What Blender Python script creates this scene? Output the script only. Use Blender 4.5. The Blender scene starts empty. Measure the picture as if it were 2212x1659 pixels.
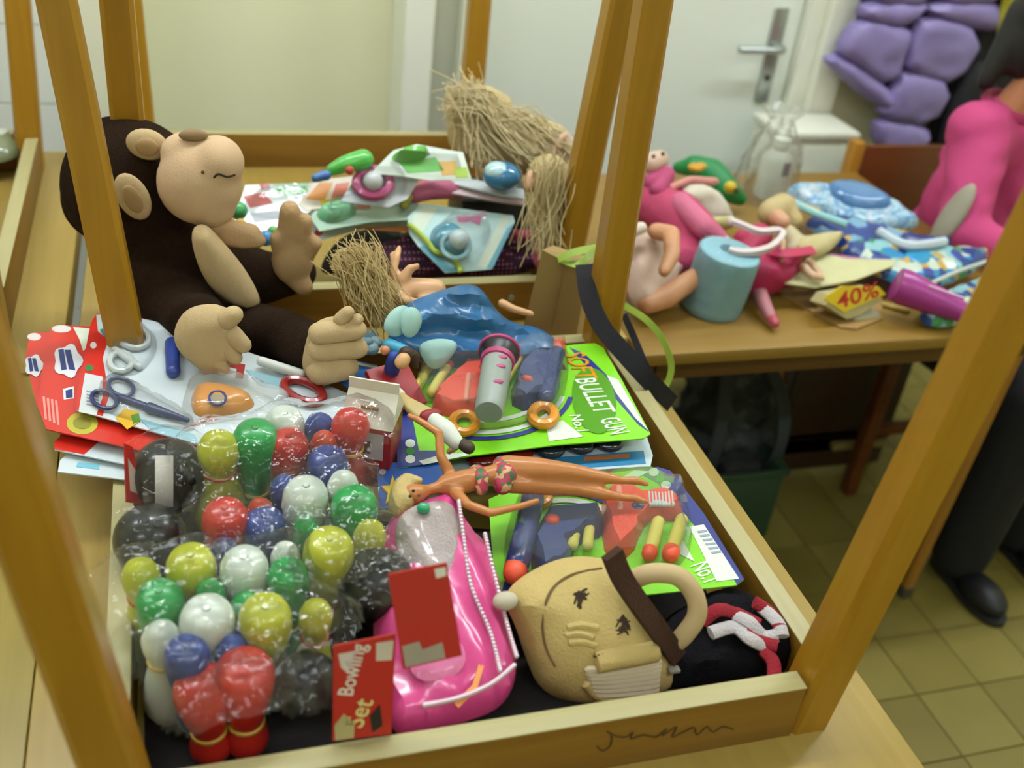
import bpy, bmesh, math, random
from mathutils import Vector, Matrix, noise
from mathutils.geometry import delaunay_2d_cdt, intersect_point_line
random.seed(7)
S = bpy.context.scene
COL = S.collection
PI = math.pi
# ------------------------------------------------------------------ camera
CAM = Vector((0.0960165, -0.5866363, 1.6002447))
YAW, PITCH, ROLL, FPX = 0.3451899, 0.5666021, 0.1253227, 2288.135
_f = Vector((math.sin(YAW)*math.cos(PITCH), math.cos(YAW)*math.cos(PITCH), -math.sin(PITCH)))
_r0 = Vector((math.cos(YAW), -math.sin(YAW), 0)); _u0 = _r0.cross(_f)
_r = _r0*math.cos(ROLL) + _u0*math.sin(ROLL); _u = _u0*math.cos(ROLL) - _r0*math.sin(ROLL)
cd = bpy.data.cameras.new('camera'); co = bpy.data.objects.new('camera', cd); COL.objects.link(co)
cd.sensor_width = 36; cd.lens = FPX/2212*36; cd.clip_start = .02
co.matrix_world = Matrix(((_r.x, _u.x, -_f.x, CAM.x), (_r.y, _u.y, -_f.y, CAM.y), (_r.z, _u.z, -_f.z, CAM.z), (0, 0, 0, 1)))
cd.dof.use_dof = True; cd.dof.focus_distance = 1.25; cd.dof.aperture_fstop = 3.2
S.camera = co
# ------------------------------------------------------------------ light and exposure
w = bpy.data.worlds.new('world'); S.world = w; w.use_nodes = True
w.node_tree.nodes['Background'].inputs[0].default_value = (.80, .84, .70, 1)
w.node_tree.nodes['Background'].inputs[1].default_value = .22
S.view_settings.view_transform = 'Standard'; S.view_settings.look = 'None'
S.view_settings.gamma = 1; S.view_settings.use_curve_mapping = False
S.view_settings.exposure = 0.28
LAMP_POWER = 38.0          # each ceiling tube fixture; the lamps are built with the room below
LAMP_COL = (.93, 1.0, 1.05)
ZR, ZF, ZT = .82, .7484, .726      # rail rim, underside of upturned top, top of the lower tables
W, L, TH, OH = .70, .689, .0224, .0745
# ------------------------------------------------------------------ helpers
def ray(px, py): return (_f + _r*((px-1106)/FPX) - _u*((py-829.5)/FPX))
def A(px, py, z):                       # point seen at a pixel, at height z
    d = ray(px, py); return CAM + d*((z-CAM.z)/d.z)
def Y(px, py, y):                       # point seen at a pixel, at depth y
    d = ray(px, py); return CAM + d*((y-CAM.y)/d.y)
def mpp(P): return (Vector(P)-CAM).dot(_f)/FPX      # metres per photo pixel at P
def on(M, px, py):                      # local x,y on the plane of a frame
    d = ray(px, py); n = M.col[2].xyz; o = M.translation
    P = CAM + d*((o-CAM).dot(n)/d.dot(n)); q = M.inverted() @ P
    return Vector((q.x, q.y))
def frm(P0, P1, P2):                    # frame: origin P0, x towards P1, P2 on the +y side
    x = (P1-P0).normalized(); z = x.cross(P2-P0).normalized(); y = z.cross(x)
    if z.z < 0: z = -z; y = z.cross(x)
    return Matrix(((x.x, y.x, z.x, P0.x), (x.y, y.y, z.y, P0.y), (x.z, y.z, z.z, P0.z), (0, 0, 0, 1)))
def flat(px, py, z): return Matrix.Translation(A(px, py, z))
def face(px, py, y, ang=0):             # upright frame facing the viewer at depth y (x right, y up, z to viewer)
    return Matrix.Translation(Y(px, py, y)) @ Matrix.Rotation(ang, 4, 'Z') @ Matrix.Rotation(PI/2, 4, 'X')

class G:
    def __init__(s): s.v = []; s.f = []
    def add(s, vs, fs, M=None):
        o = len(s.v)
        for p in vs:
            p = Vector(p); s.v.append(M @ p if M else p)
        for f in fs: s.f.append([o+i for i in f])
        return s
    def merge(s, g, M=None): return s.add(g.v, g.f, M)
    def box(s, a, b, M=None, bev=0):
        x0, y0, z0 = a; x1, y1, z1 = b
        if bev:
            bm = bmesh.new(); bmesh.ops.create_cube(bm, size=1)
            for v in bm.verts: v.co = Vector(((x0+x1)/2+v.co.x*(x1-x0), (y0+y1)/2+v.co.y*(y1-y0), (z0+z1)/2+v.co.z*(z1-z0)))
            bmesh.ops.bevel(bm, geom=bm.edges[:], offset=bev, segments=2, profile=.5, affect='EDGES')
            bm.verts.index_update(); s.add([v.co.copy() for v in bm.verts], [[v.index for v in f.verts] for f in bm.faces], M); bm.free(); return s
        return s.add([(x0,y0,z0),(x1,y0,z0),(x1,y1,z0),(x0,y1,z0),(x0,y0,z1),(x1,y0,z1),(x1,y1,z1),(x0,y1,z1)],
                     [(3,2,1,0),(4,5,6,7),(0,1,5,4),(1,2,6,5),(2,3,7,6),(3,0,4,7)], M)
    def tube(s, pts, rad, n=10, flatten=1.0, up=None):
        pts = [Vector(p) for p in pts]; m = len(pts)
        if not hasattr(rad, '__len__'): rad = [rad]*m
        prev = None; rings = []
        for i, p in enumerate(pts):
            t = (pts[min(i+1, m-1)]-pts[max(i-1, 0)])
            t = t.normalized() if t.length > 1e-9 else Vector((0, 0, 1))
            ref = up or (prev if prev is not None else (Vector((0,0,1)) if abs(t.z) < .9 else Vector((1,0,0))))
            a = ref - t*ref.dot(t)
            if a.length < 1e-6: a = t.orthogonal()
            a.normalize(); b = t.cross(a); prev = a
            rings.append([p + (a*math.cos(2*PI*k/n)*flatten + b*math.sin(2*PI*k/n))*rad[i] for k in range(n)])
        vs = [q for r in rings for q in r]; fs = []
        for i in range(m-1):
            for k in range(n): fs.append((i*n+k, i*n+(k+1) % n, (i+1)*n+(k+1) % n, (i+1)*n+k))
        fs.append(tuple(reversed(range(n)))); fs.append(tuple(range((m-1)*n, m*n)))
        return s.add(vs, fs)
    def lathe(s, p0, ax, prof, n=20, M=None):       # prof: (distance along axis, radius)
        p0 = Vector(p0); ax = Vector(ax).normalized(); a = ax.orthogonal().normalized(); b = ax.cross(a)
        vs = []; fs = []; m = len(prof)
        for (t, r) in prof:
            for k in range(n): vs.append(p0 + ax*t + (a*math.cos(2*PI*k/n)+b*math.sin(2*PI*k/n))*max(r, 1e-5))
        for i in range(m-1):
            for k in range(n): fs.append((i*n+k, i*n+(k+1) % n, (i+1)*n+(k+1) % n, (i+1)*n+k))
        fs.append(tuple(reversed(range(n)))); fs.append(tuple(range((m-1)*n, m*n)))
        return s.add(vs, fs, M)
    def ell(s, c, r, M=None, nu=18, nv=12):
        if not hasattr(r, '__len__'): r = (r, r, r)
        vs = []; fs = []; c = Vector(c)
        for i in range(1, nv):
            t = PI*i/nv
            for k in range(nu):
                p = 2*PI*k/nu; d = Vector((r[0]*math.sin(t)*math.cos(p), r[1]*math.sin(t)*math.sin(p), r[2]*math.cos(t)))
                vs.append(c + (M @ d if M else d))
        top = c + (M @ Vector((0,0,r[2])) if M else Vector((0,0,r[2]))); bot = c - (M @ Vector((0,0,r[2])) if M else Vector((0,0,r[2])))
        vs += [top, bot]; T = len(vs)-2
        for i in range(nv-2):
            for k in range(nu): fs.append((i*nu+k, (i+1)*nu+k, (i+1)*nu+(k+1) % nu, i*nu+(k+1) % nu))
        for k in range(nu): fs.append((T, k, (k+1) % nu)); fs.append((T+1, (nv-2)*nu+(k+1) % nu, (nv-2)*nu+k))
        return s.add(vs, fs)
    def cap(s, a, b, ra, rb, n=12):     # tapered capsule
        a = Vector(a); b = Vector(b); d = b-a; ln = max(d.length, 1e-6); pr = []
        for i in range(5): t = PI/2*i/4; pr.append((-ra*math.cos(t), ra*math.sin(t)))
        for i in range(5): t = PI/2*i/4; pr.append((ln+rb*math.sin(t), rb*math.cos(t)))
        return s.lathe(a, d if d.length > 1e-6 else Vector((0,0,1)), pr, n)
    def prism(s, poly, z0, z1, M):      # poly in local x,y
        n = len(poly)
        ar = sum(poly[i][0]*poly[(i+1) % n][1]-poly[(i+1) % n][0]*poly[i][1] for i in range(n))
        if ar < 0: poly = list(reversed(poly))
        r = delaunay_2d_cdt([Vector((p[0], p[1])) for p in poly], [], [list(range(n))], 1, 1e-7)
        vs = [(p.x, p.y, z1) for p in r[0]]+[(p.x, p.y, z0) for p in r[0]]; k = len(r[0]); fs = []; cnt = {}
        for f in r[2]:
            f = list(f); fs.append(f); fs.append([k+i for i in reversed(f)])
            for i in range(len(f)): cnt[(f[i], f[(i+1) % len(f)])] = 1
        for (a, b) in cnt:
            if (b, a) not in cnt: fs.append([b, a, k+a, k+b])
        return s.add(vs, fs, M)
    def grid(s, fn, nu, nv, th=0):
        P = [[Vector(fn(i/nu, j/nv)) for j in range(nv+1)] for i in range(nu+1)]
        vs = [p for r in P for p in r]; idx = lambda i, j: i*(nv+1)+j
        fs = [(idx(i,j), idx(i+1,j), idx(i+1,j+1), idx(i,j+1)) for i in range(nu) for j in range(nv)]
        if th:
            N = [Vector() for _ in vs]
            for f in fs:
                nn = (vs[f[1]]-vs[f[0]]).cross(vs[f[3]]-vs[f[0]])
                for i in f: N[i] += nn
            k = len(vs); vs = vs+[v-(N[i].normalized()*th if N[i].length else Vector()) for i, v in enumerate(vs)]
            fs = fs+[tuple(k+i for i in reversed(f)) for f in fs]
            bd = [idx(i,0) for i in range(nu+1)]+[idx(nu,j) for j in range(1,nv+1)]+[idx(i,nv) for i in range(nu-1,-1,-1)]+[idx(0,j) for j in range(nv-1,0,-1)]
            for a, b in zip(bd, bd[1:]+bd[:1]): fs.append((b, a, k+a, k+b))
        return s.add(vs, fs)
def smoothpoly(poly, it=2):             # Chaikin corner cutting
    poly = [Vector((p[0], p[1])) for p in poly]
    for _ in range(it):
        q = []
        for i in range(len(poly)):
            a, b = poly[i], poly[(i+1) % len(poly)]; q += [a*.75+b*.25, a*.25+b*.75]
        poly = q
    return poly
def inside(p, poly):
    c = False; n = len(poly)
    for i in range(n):
        a, b = poly[i], poly[(i+1) % n]
        if (a[1] > p[1]) != (b[1] > p[1]) and p[0] < (b[0]-a[0])*(p[1]-a[1])/(b[1]-a[1])+a[0]: c = not c
    return c
def pillow(M, poly, up, down=0.0, D=None, step=.01, it=2, fn=None):
    """soft flat thing: outline poly (local), bulging up/down, fn(x,y,d)->extra height"""
    poly = smoothpoly(poly, it) if it else [Vector((p[0], p[1])) for p in poly]
    n = len(poly); xs = [p.x for p in poly]; ys = [p.y for p in poly]
    if D is None: D = .35*min(max(xs)-min(xs), max(ys)-min(ys))
    pts = list(poly); nb = n
    def ed(p):
        best = 9e9
        for i in range(n):
            a, b = poly[i], poly[(i+1) % n]; ab = b-a; l2 = ab.length_squared
            t = max(0, min(1, (p-a).dot(ab)/l2)) if l2 > 0 else 0
            best = min(best, (p-a-ab*t).length)
        return best
    x = min(xs)+step*.5
    while x < max(xs):
        y = min(ys)+step*.5
        while y < max(ys):
            p = Vector((x+random.uniform(-.15, .15)*step, y+random.uniform(-.15, .15)*step))
            if inside(p, poly) and ed(p) > step*.4: pts.append(p)
            y += step
        x += step
    ar = sum(poly[i].x*poly[(i+1) % n].y-poly[(i+1) % n].x*poly[i].y for i in range(n))
    r = delaunay_2d_cdt(pts, [], [list(range(n)) if ar > 0 else list(reversed(range(n)))], 1, 1e-7)
    V = r[0]; k = len(V); top = []; bot = []; cnt = {}
    for p in V:
        d = ed(p); q = min(d/D, 1); h = math.sqrt(max(0, 1-(1-q)**2))
        e = fn(p.x, p.y, d)*min(1, d/(D*.3)) if fn else 0
        top.append((p.x, p.y, up*h+e+.0006)); bot.append((p.x, p.y, -down*h-.0006))
    fs = []
    for f in r[2]:
        f = list(f); fs.append(f); fs.append([k+i for i in reversed(f)])
        for i in range(len(f)): cnt[(f[i], f[(i+1) % len(f)])] = 1
    for (a, b) in cnt:
        if (b, a) not in cnt: fs.append([b, a, k+a, k+b])
    return G().add(top+bot, fs, M)
def blob(g, vox=.006, smooth=6):        # one continuous surface from overlapping shapes
    me = bpy.data.meshes.new('t'); me.from_pydata([tuple(v) for v in g.v], [], g.f); me.update()
    o = bpy.data.objects.new('t', me); COL.objects.link(o)
    m = o.modifiers.new('r', 'REMESH'); m.mode = 'VOXEL'; m.voxel_size = vox
    if smooth: m2 = o.modifiers.new('s', 'SMOOTH'); m2.iterations = smooth; m2.factor = .5
    e = o.evaluated_get(bpy.context.evaluated_depsgraph_get()).to_mesh()
    r = G().add([v.co.copy() for v in e.vertices], [list(p.vertices) for p in e.polygons])
    bpy.data.objects.remove(o); bpy.data.meshes.remove(me)
    return r
_tc = {}
def textgeo(s):
    if s in _tc: return _tc[s]
    c = bpy.data.curves.new('t', 'FONT'); c.body = s; c.size = 1; c.extrude = .0; c.resolution_u = 3; c.offset = .012
    o = bpy.data.objects.new('t', c); COL.objects.link(o)
    e = o.evaluated_get(bpy.context.evaluated_depsgraph_get()).to_mesh()
    r = G().add([v.co.copy() for v in e.vertices], [list(p.vertices) for p in e.polygons])
    bpy.data.objects.remove(o); bpy.data.curves.remove(c); _tc[s] = r
    return r
def text(M, s, a, b, hgt, z=.0012):     # lettering from local point a to b, letters hgt tall
    g = textgeo(s); x0 = min(v.x for v in g.v); x1 = max(v.x for v in g.v); y0 = min(v.y for v in g.v); y1 = max(v.y for v in g.v)
    a = Vector(a); b = Vector(b); d = b-a; n = Vector((-d.y, d.x)).normalized()*hgt
    vs = []
    for v in g.v:
        p = a+d*((v.x-x0)/(x1-x0))+n*((v.y-y0)/(y1-y0)); vs.append((p.x, p.y, z))
    return G().add(vs, g.f, M)
# ---- materials (all procedural)
MATS = {}
def lin(c): return c/12.92 if c <= .04045 else ((c+.055)/1.055)**2.4
def rgb(h): return tuple(lin(int(h[i:i+2], 16)/255) for i in (0, 2, 4))+(1,)
def mat(h, rough=.5, var=.12, scale=30, bump=0, coat=0, metal=0, spec=.5, bscale=None, key=''):
    k = (h, rough, var, scale, bump, coat, metal, spec, bscale, key)
    if k in MATS: return MATS[k]
    m = bpy.data.materials.new('surface_'+h); m.use_nodes = True; nt = m.node_tree; b = nt.nodes['Principled BSDF']
    tc = nt.nodes.new('ShaderNodeTexCoord'); nz = nt.nodes.new('ShaderNodeTexNoise'); nz.inputs['Scale'].default_value = scale; nz.inputs['Detail'].default_value = 3
    nt.links.new(tc.outputs['Object'], nz.inputs['Vector'])
    mx = nt.nodes.new('ShaderNodeMix'); mx.data_type = 'RGBA'; c = rgb(h)
    mx.inputs[6].default_value = tuple(x*(1-var) for x in c[:3])+(1,); mx.inputs[7].default_value = tuple(min(1, x*(1+var)) for x in c[:3])+(1,)
    nt.links.new(nz.outputs['Fac'], mx.inputs[0]); nt.links.new(mx.outputs[2], b.inputs['Base Color'])
    b.inputs['Roughness'].default_value = rough; b.inputs['Metallic'].default_value = metal; b.inputs['Specular IOR Level'].default_value = spec
    if coat: b.inputs['Coat Weight'].default_value = coat; b.inputs['Coat Roughness'].default_value = .08
    if bump:
        n2 = nt.nodes.new('ShaderNodeTexNoise'); n2.inputs['Scale'].default_value = bscale or scale*6; n2.inputs['Detail'].default_value = 4
        nt.links.new(tc.outputs['Object'], n2.inputs['Vector'])
        bp = nt.nodes.new('ShaderNodeBump'); bp.inputs['Strength'].default_value = bump; bp.inputs['Distance'].default_value = .004
        nt.links.new(n2.outputs['Fac'], bp.inputs['Height']); nt.links.new(bp.outputs['Normal'], b.inputs['Normal'])
    MATS[k] = m; return m
def wood(h1, h2, axis='Z', rough=.38, sc=1.0):
    k = ('wood', h1, h2, axis, rough, sc)
    if k in MATS: return MATS[k]
    m = bpy.data.materials.new('wood_grain'); m.use_nodes = True; nt = m.node_tree; b = nt.nodes['Principled BSDF']
    tc = nt.nodes.new('ShaderNodeTexCoord'); mp = nt.nodes.new('ShaderNodeMapping')
    mp.inputs['Scale'].default_value = {'X': (3, 60, 60), 'Y': (60, 3, 60), 'Z': (60, 60, 3)}[axis]
    nz = nt.nodes.new('ShaderNodeTexNoise'); nz.inputs['Scale'].default_value = sc; nz.inputs['Detail'].default_value = 5; nz.inputs['Distortion'].default_value = .6
    nt.links.new(tc.outputs['Object'], mp.inputs['Vector']); nt.links.new(mp.outputs['Vector'], nz.inputs['Vector'])
    rp = nt.nodes.new('ShaderNodeValToRGB'); rp.color_ramp.elements[0].position = .3; rp.color_ramp.elements[1].position = .7
    rp.color_ramp.elements[0].color = rgb(h1); rp.color_ramp.elements[1].color = rgb(h2)
    nt.links.new(nz.outputs['Fac'], rp.inputs[0]); nt.links.new(rp.outputs[0], b.inputs['Base Color']); b.inputs['Roughness'].default_value = rough
    MATS[k] = m; return m
def clear(tint='ffffff', alpha=.10, rough=.06, bump=.25, scale=25, key='', refl=.55):       # thin clear film
    k = ('clear', tint, alpha, rough, bump, scale, key, refl)
    if k in MATS: return MATS[k]
    m = bpy.data.materials.new('clear_film'); m.use_nodes = True; nt = m.node_tree
    for n in list(nt.nodes): nt.nodes.remove(n)
    out = nt.nodes.new('ShaderNodeOutputMaterial'); mix = nt.nodes.new('ShaderNodeMixShader'); tr = nt.nodes.new('ShaderNodeBsdfTransparent'); gl = nt.nodes.new('ShaderNodeBsdfGlossy')
    df = nt.nodes.new('ShaderNodeBsdfDiffuse'); m1 = nt.nodes.new('ShaderNodeMixShader'); m1.inputs[0].default_value = alpha*.4
    df.inputs[0].default_value = rgb(tint); tr.inputs[0].default_value = tuple(.94+.06*x for x in rgb(tint)[:3])+(1,)
    gl.inputs['Roughness'].default_value = rough
    lw = nt.nodes.new('ShaderNodeFresnel'); lw.inputs['IOR'].default_value = 1.45
    tc = nt.nodes.new('ShaderNodeTexCoord'); nz = nt.nodes.new('ShaderNodeTexNoise'); nz.inputs['Scale'].default_value = scale; nz.inputs['Detail'].default_value = 3
    bp = nt.nodes.new('ShaderNodeBump'); bp.inputs['Strength'].default_value = bump; bp.inputs['Distance'].default_value = .02
    nt.links.new(tc.outputs['Object'], nz.inputs['Vector']); nt.links.new(nz.outputs['Fac'], bp.inputs['Height'])
    nt.links.new(bp.outputs['Normal'], gl.inputs['Normal'])
    ad = nt.nodes.new('ShaderNodeMath'); ad.operation = 'MULTIPLY_ADD'; ad.inputs[1].default_value = refl; ad.inputs[2].default_value = alpha*.15; nt.links.new(lw.outputs[0], ad.inputs[0])
    nt.links.new(tr.outputs[0], m1.inputs[1]); nt.links.new(df.outputs[0], m1.inputs[2])
    nt.links.new(ad.outputs[0], mix.inputs[0]); nt.links.new(m1.outputs[0], mix.inputs[1]); nt.links.new(gl.outputs[0], mix.inputs[2]); nt.links.new(mix.outputs[0], out.inputs[0])
    MATS[k] = m; return m
def patterned(cols, scale=40, rough=.35, seedv=0, kind='vor', bump=0):     # printed motif of several colours
    k = ('pat', tuple(cols), scale, rough, seedv, kind)
    if k in MATS: return MATS[k]
    m = bpy.data.materials.new('printed_pattern'); m.use_nodes = True; nt = m.node_tree; b = nt.nodes['Principled BSDF']
    tc = nt.nodes.new('ShaderNodeTexCoord'); mp = nt.nodes.new('ShaderNodeMapping'); mp.inputs['Location'].default_value = (seedv, seedv*1.7, 0)
    nt.links.new(tc.outputs['Object'], mp.inputs['Vector'])
    if kind == 'vor':
        nz = nt.nodes.new('ShaderNodeTexVoronoi'); nz.inputs['Scale'].default_value = scale; src = nz.outputs['Color']
    elif kind == 'dots':
        nz = nt.nodes.new('ShaderNodeTexVoronoi'); nz.inputs['Scale'].default_value = scale; nz.inputs['Randomness'].default_value = 0; src = nz.outputs['Distance']
    else:
        nz = nt.nodes.new('ShaderNodeTexNoise'); nz.inputs['Scale'].default_value = scale; nz.inputs['Detail'].default_value = 2; nz.inputs['Distortion'].default_value = 1.2; src = nz.outputs['Fac']
    nt.links.new(mp.outputs['Vector'], nz.inputs['Vector'])
    rp = nt.nodes.new('ShaderNodeValToRGB'); rp.color_ramp.interpolation = 'CONSTANT' if kind != 'soft' else 'LINEAR'
    lo, hi = ((.1, .9) if kind == 'vor' else (.36, .62)) if kind != 'dots' else (0, .28)
    el = rp.color_ramp.elements
    while len(el) < len(cols): el.new(.5)
    for i, c in enumerate(cols): el[i].position = lo+(hi-lo)*i/max(1, len(cols)-1) if i else 0; el[i].color = rgb(c)
    if kind == 'vor':
        sp = nt.nodes.new('ShaderNodeSeparateColor'); nt.links.new(src, sp.inputs[0]); src = sp.outputs[0]
    nt.links.new(src, rp.inputs[0]); nt.links.new(rp.outputs[0], b.inputs['Base Color']); b.inputs['Roughness'].default_value = rough
    MATS[k] = m; return m
# ---- objects
ORG = {}
def link(name, g, m, parent, loc, smooth=True, auto=40):
    me = bpy.data.meshes.new(name); me.from_pydata([tuple(v-loc) for v in g.v], [], g.f); me.update()
    me.materials.append(m)
    if smooth:
        me.polygons.foreach_set('use_smooth', [True]*len(me.polygons))
        try: me.set_sharp_from_angle(angle=math.radians(auto))
        except Exception: pass
    o = bpy.data.objects.new(name, me); COL.objects.link(o)
    return o
def thing(name, label, cat, loc, group=None):
    o = bpy.data.objects.new(name, None); COL.objects.link(o); o.location = loc; o.empty_display_size = .02
    o['label'] = label; o['category'] = cat
    if group: o['group'] = group
    ORG[o] = Vector(loc); return o
def part(name, g, m, parent, smooth=True, auto=40, label=None, kind=None):
    loc = ORG[parent]; o = link(name, g, m, parent, loc, smooth, auto); o.parent = parent; ORG[o] = loc
    if label: o['label'] = label
    if kind: o['kind'] = kind
    return o
def single(name, g, m, label, cat, group=None, smooth=True, auto=40, kind=None):
    n = len(g.v); loc = Vector((sum(v.x for v in g.v)/n, sum(v.y for v in g.v)/n, min(v.z for v in g.v)))
    o = link(name, g, m, None, loc, smooth, auto); o.location = loc; ORG[o] = Vector((0, 0, 0)); ORG[o] = loc
    o['label'] = label; o['category'] = cat
    if group: o['group'] = group
    if kind: o['kind'] = kind
    return o
def struct(name, g, m, smooth=False):
    o = link(name, g, m, None, Vector((0, 0, 0)), smooth); o['kind'] = 'structure'; ORG[o] = Vector((0, 0, 0)); return o
def PX(M, pts): return [on(M, *p) for p in pts]
def circ(M, cx, cy, rx, ry=None, n=20, ang=0):      # an outline read off as an ellipse, laid on the plane of M
    ry = rx if ry is None else ry; r = []
    for k in range(n):
        t = 2*PI*k/n; x = rx*math.cos(t); y = ry*math.sin(t)
        r.append(on(M, cx+x*math.cos(ang)-y*math.sin(ang), cy+x*math.sin(ang)+y*math.cos(ang)))
    return r
def printed(name, M, polys, m, parent, z=.0008, th=.0004):
    for p in polys: o = part(name, G().prism(p, z, z+th, M), m, parent, smooth=False)
    return o
def bezier(pts, n=8):
    pts = [Vector(p) for p in pts]; out = []
    for i in range(len(pts)-1):
        p0 = pts[max(i-1, 0)]; p1 = pts[i]; p2 = pts[i+1]; p3 = pts[min(i+2, len(pts)-1)]
        for k in range(n):
            t = k/n; out.append(.5*((2*p1)+(p2-p0)*t+(2*p0-5*p1+4*p2-p3)*t*t+(3*p1-p0-3*p2+p3)*t**3))
    return out+[pts[-1]]
def ribbon(pts, wid, th, nrm):          # flat strap along points
    g = G(); P = [Vector(p) for p in pts]; rows = []
    for i, p in enumerate(P):
        t = (P[min(i+1, len(P)-1)]-P[max(i-1, 0)]).normalized(); nn = Vector(nrm(i) if callable(nrm) else nrm); s = t.cross(nn).normalized(); n2 = s.cross(t).normalized()
        ww = wid[i] if hasattr(wid, '__len__') else wid
        rows.append([p+s*ww/2+n2*th/2, p-s*ww/2+n2*th/2, p-s*ww/2-n2*th/2, p+s*ww/2-n2*th/2])
    vs = [q for r in rows for q in r]; fs = []
    for i in range(len(P)-1):
        for k in range(4): fs.append((i*4+k, i*4+(k+1) % 4, (i+1)*4+(k+1) % 4, (i+1)*4+k))
    fs += [(3, 2, 1, 0), tuple((len(P)-1)*4+k for k in range(4))]
    return g.add(vs, fs)
def nz3(p, s=1.0): return noise.noise(Vector(p)*s)
# ================================================================== the room
g = G().box((-2.3, -2.6, -.06), (3.4, 2.1, -.004)); fl = struct('floor', g, mat('5f5428', .8, .1))
TS = .153; tg = G().box((-TS/2+.0014, -TS/2+.0014, -.006), (TS/2-.0014, TS/2-.0014, 0), bev=.001)
tile_me = None
tm = [mat(h, .38, .14, 8, .04) for h in ('776a30', '72652d', '7b6e34')]
meshes = []
for m in tm:
    me = bpy.data.meshes.new('floor_tile'); me.from_pydata([tuple(v) for v in tg.v], [], tg.f); me.materials.append(m); meshes.append(me)
for i in range(16):
    for j in range(15):
        x = .62+i*TS; y = -.44+.0+j*TS
        o = bpy.data.objects.new('tile', random.choice(meshes)); COL.objects.link(o); o.location = (x, y+.003, 0); o.parent = fl
far = G()
for i in range(-19, 20):
    for j in range(-14, 17):
        x = .62+i*TS; y = -.437+j*TS
        if (0 <= i < 16 and 0 <= j < 15) or x > 3.3 or x < -2.2 or y < -2.5 or y > 1.85: continue
        far.box((x-TS/2+.0014, y-TS/2+.0014, -.006), (x+TS/2-.0014, y+TS/2-.0014, 0))
o = part('tile', far, tm[0], fl, smooth=False, kind='stuff')
CREAM = mat('e2e1bd', .75, .03, 4, .03); WHITE = mat('cdd6c2', .45, .03, 5); PALE = mat('c6c8b4', .6, .04, 5)
YW = 1.90
wb = struct('wall_back', G().box((-2.3, YW+.10, -.05), (.86, YW+.2, 2.9)).box((1.74, YW, -.05), (3.4, YW+.2, 2.9)).box((.70, YW+.06, 2.05), (1.80, YW+.2, 2.9)), CREAM)
wt = struct('wall_tiled', G().box((-2.3, YW, -.05), (-.115, YW+.10, 2.9)), mat('8f948c', .8, .05))
T2 = .172; wg = G().box((-T2/2+.0012, -.006, -T2/2+.0012), (T2/2-.0012, .0, T2/2-.0012), bev=.001)
wme = bpy.data.meshes.new('wall_tile'); wme.from_pydata([tuple(v) for v in wg.v], [], wg.f); wme.materials.append(mat('dfe3dc', .22, .04, 4))
zt = Y(15, 50, YW).z
for i in range(8):
    for j in range(-5, 7):
        o = bpy.data.objects.new('tile', wme); COL.objects.link(o); o.parent = wt
        o.location = (-.115-T2/2-.001-i*T2, YW, zt+T2/2+j*T2)
struct('trim_1', G().box((-.115, YW-.03, -.0), (.035, YW+.10, 2.9), bev=.004), mat('e4e4cc', .6, .03))
struct('trim_2', G().box((.605, YW-.05, 0), (.675, YW+.10, 2.9), bev=.006), mat('e6e8dc', .5, .03))
struct('trim_3', G().box((.675, YW+.02, 0), (.745, YW+.10, 2.9)), mat('c2c4b2', .6, .03))
df = G()
df.box((.745, YW-.035, 0), (.80, YW+.10, 2.1), bev=.004).box((1.665, YW-.02, 0), (1.71, YW+.10, 2.1), bev=.004).box((1.71, YW-.045, 0), (1.79, YW+.10, 2.1), bev=.006).box((.80, YW-.02, 2.04), (1.665, YW+.1, 2.1), bev=.004)
struct('trim_4', df, mat('e0e1d0', .45, .03))
dr = struct('door_1', G().box((.803, YW+.012, .005), (1.662, YW+.055, 2.035), bev=.003), mat('dde3d8', .35, .03, 4))
ME = mat('a9b0ac', .28, .05, 20, metal=.85)
P1, P2 = Y(1688, 18, YW), Y(1652, 222, YW); xm = (P1.x+P2.x)/2; LV = Y(1690, 100, YW).z
hp = part('handle_plate', G().box((xm-.02, YW+.004, P2.z), (xm+.02, YW+.013, P1.z), bev=.003), ME, dr)
hl = G().lathe((xm, YW+.006, LV), (0, -1, 0), [(0, .011), (.045, .011)], 14)
hl.tube(bezier([(xm, YW-.04, LV), (xm-.03, YW-.043, LV), (xm-.125, YW-.04, LV-.002)], 6), .0095, 10)
part('handle', hl, ME, dr)
part('keyhole', G().lathe((xm, YW+.005, LV-.085), (0, -1, 0), [(0, .009), (.004, .009)], 12), mat('3a3d3c', .5), dr)
struct('wall_left', G().box((-2.4, -2.6, -.05), (-2.3, 2.1, 2.9)), CREAM)
struct('wall_right', G().box((3.4, -2.6, -.05), (3.5, 2.1, 2.9)), CREAM)
struct('wall_front', G().box((-2.4, -2.7, -.05), (3.5, -2.6, 2.9)), CREAM)
struct('ceiling', G().box((-2.4, -2.7, 2.9), (3.5, 2.1, 3.0)), mat('d4d6c8', .8, .03))
em = bpy.data.materials.new('tube_diffuser'); em.use_nodes = True; bs = em.node_tree.nodes['Principled BSDF']
bs.inputs['Emission Color'].default_value = LAMP_COL+(1,); bs.inputs['Emission Strength'].default_value = LAMP_POWER; bs.inputs['Base Color'].default_value = (.8, .8, .78, 1)
em2 = em.copy(); em2.node_tree.nodes['Principled BSDF'].inputs['Emission Strength'].default_value = LAMP_POWER*.5      # row behind the viewer: unseen, dimmer fill for the camera-facing sides
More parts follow.
